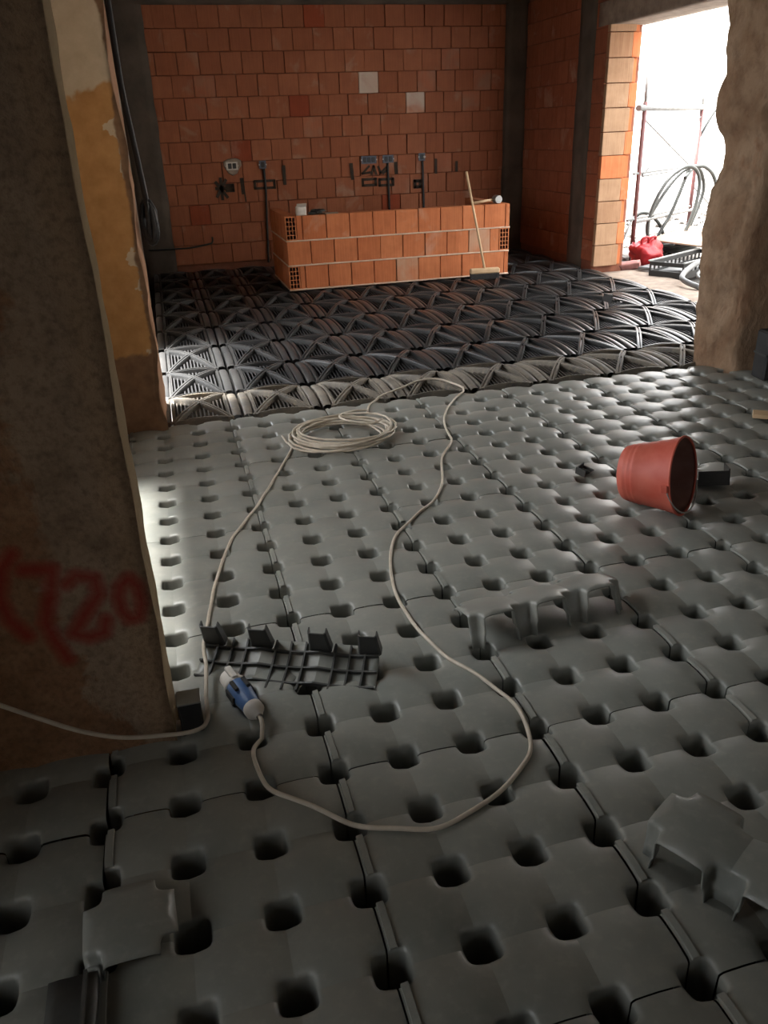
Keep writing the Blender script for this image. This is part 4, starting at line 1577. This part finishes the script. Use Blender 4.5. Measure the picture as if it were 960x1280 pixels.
# red bag
t = thing('plastic_bag', 'bulging red plastic bag lying just outside the doorway', 'bag', (5.40, 5.85, GZ))
bm = bmesh.new()
bmesh.ops.create_icosphere(bm, subdivisions=4, radius=1)
for v in bm.verts:
    p = v.co.copy()
    n_ = noise.noise(p * 1.6 + Vector((3, 1, 0))) * 0.35 + abs(noise.noise(p * 3.4)) * 0.25 + noise.noise(p * 7) * 0.05
    p *= (1 + n_)
    v.co = Vector((p.x * 0.20, p.y * 0.15, max(-0.13, p.z * 0.155) + 0.135))
for f in bm.faces:
    f.smooth = True
obj('bag_body', bm, t, mat='red_bag')
for k in range(2):
    bm = bmesh.new()
    pts = [(-0.10 + 0.08 * k, -0.05, 0.22), (-0.13 + 0.1 * k, -0.09, 0.31), (-0.06 + 0.1 * k, -0.10, 0.33), (-0.02 + 0.06 * k, -0.05, 0.24)]
    add_tube(bm, smooth_path(pts, 5), 0.016, 6)
    obj('bag_handle', bm, t, mat='red_bag')
bm = noisy_box((-0.10, 0.12, -0.06, 0.06, 0, 0.07), (5, 3, 3), 0.018, 9, 2)
tag(obj('clay_fragment', bm, loc=(4.99, 5.52, -0.02), rot=(R(12), R(-8), R(-35)), mat='pink'), 'broken pink clay fragment at the foot of the brick jamb', 'rubble')

# black crate with slotted side
cr = thing('crate', 'long black slotted plastic crate outside the doorway', 'crate', (5.12, 4.66, -0.04), (0, 0, R(29)))
L_, W_, H_ = 1.15, 0.40, 0.17
bm = bmesh.new()
add_box(bm, 0, L_, 0, W_, 0, 0.012)
obj('base', bm, cr, mat='black')
for (a, b, c_, d_) in ((0, L_, 0, 0.014), (0, L_, W_ - 0.014, W_), (0, 0.014, 0.014, W_ - 0.014), (L_ - 0.014, L_, 0.014, W_ - 0.014)):
    for z0_, z1_ in ((0.012, 0.075), (0.128, H_)):
        bm = bmesh.new()
        add_box(bm, a, b, c_, d_, z0_, z1_)
        obj('rail', bm, cr, mat='black')
for y0_, y1_ in ((-0.014, 0.004), (W_ - 0.004, W_ + 0.014)):
    bm = bmesh.new()
    add_box(bm, -0.012, L_ + 0.012, y0_, y1_, H_, H_ + 0.012)
    obj('rim', bm, cr, mat='steel')
for k in range(13):
    x = 0.0 + (L_ - 0.02) * k / 12
    for y0_ in (0, W_ - 0.014):
        bm = bmesh.new()
        add_box(bm, x, x + 0.02, y0_, y0_ + 0.014, 0.075, 0.128)
        obj('slat', bm, cr, mat='black')
bm = bmesh.new()
add_box(bm, -0.02, 0.95, -0.03, 0.75, 0, 0.02, bevel=0.003)
tag(obj('board', bm, loc=(5.92, 5.36, 0.165), rot=(R(3), R(-4), R(32)), mat='board'), 'tan board laid over the far side of the black crate', 'board')
bm = noisy_box((-0.35, 0.35, -0.25, 0.25, 0, 0.03), (14, 10, 1), 0.045, 5, 8)
tag(obj('plastic_sheet', bm, loc=(5.42, 5.28, -0.01), rot=(0, 0, R(30)), mat='tarp'), 'crumpled grey sheeting between the red bag and the crate', 'sheeting')
bm = bmesh.new()
add_tube(bm, smooth_path([(4.90, 4.02, 0.0), (4.86, 4.28, 0.05), (5.10, 4.54, 0.10), (5.45, 4.74, 0.16), (5.924, 4.98, 0.20), (6.3, 5.1, 0.12)], 7), 0.028, 10)
tag(obj('duct', bm, mat='tarp'), 'grey corrugated duct curving in front of the black crate', 'pipe')
bm = bmesh.new()
pts = [(5.35 + 0.17 * math.cos(a), 4.42 + 0.20 * math.sin(a), 0.04 + 0.04 * math.sin(a + 1)) for a in [0.25 * k for k in range(24)]]
add_tube(bm, pts, 0.018, 8)
tag(obj('pipe_ring', bm, mat='galv'), 'pale loop of pipe lying by the broken partition', 'pipe')
bm = bmesh.new()
rnd = random.Random(9)
for k in range(420):
    x, y = rnd.uniform(4.95, 9.2), rnd.uniform(3.2, 10)
    s = rnd.uniform(0.015, 0.06) * (1.6 if x > 7 else 1)
    zb = GZ - 0.03 + 0.10 * min(1, max(0, (x - 7.0) / 2))
    q = bmesh.ops.create_icosphere(bm, subdivisions=1, radius=s)['verts']
    sx, sy = rnd.uniform(0.7, 1.4), rnd.uniform(0.7, 1.4)
    for v in q:
        v.co = Vector((v.co.x * sx + x, v.co.y * sy + y, v.co.z * 0.7 + zb + s * 0.3)) + Vector((rnd.uniform(-.2, .2), rnd.uniform(-.2, .2), rnd.uniform(-.2, .2))) * s
tag(obj('rubble', bm, mat='rubble'), 'scattered pale rubble over the ground outside the doorway', 'rubble', kind='stuff')
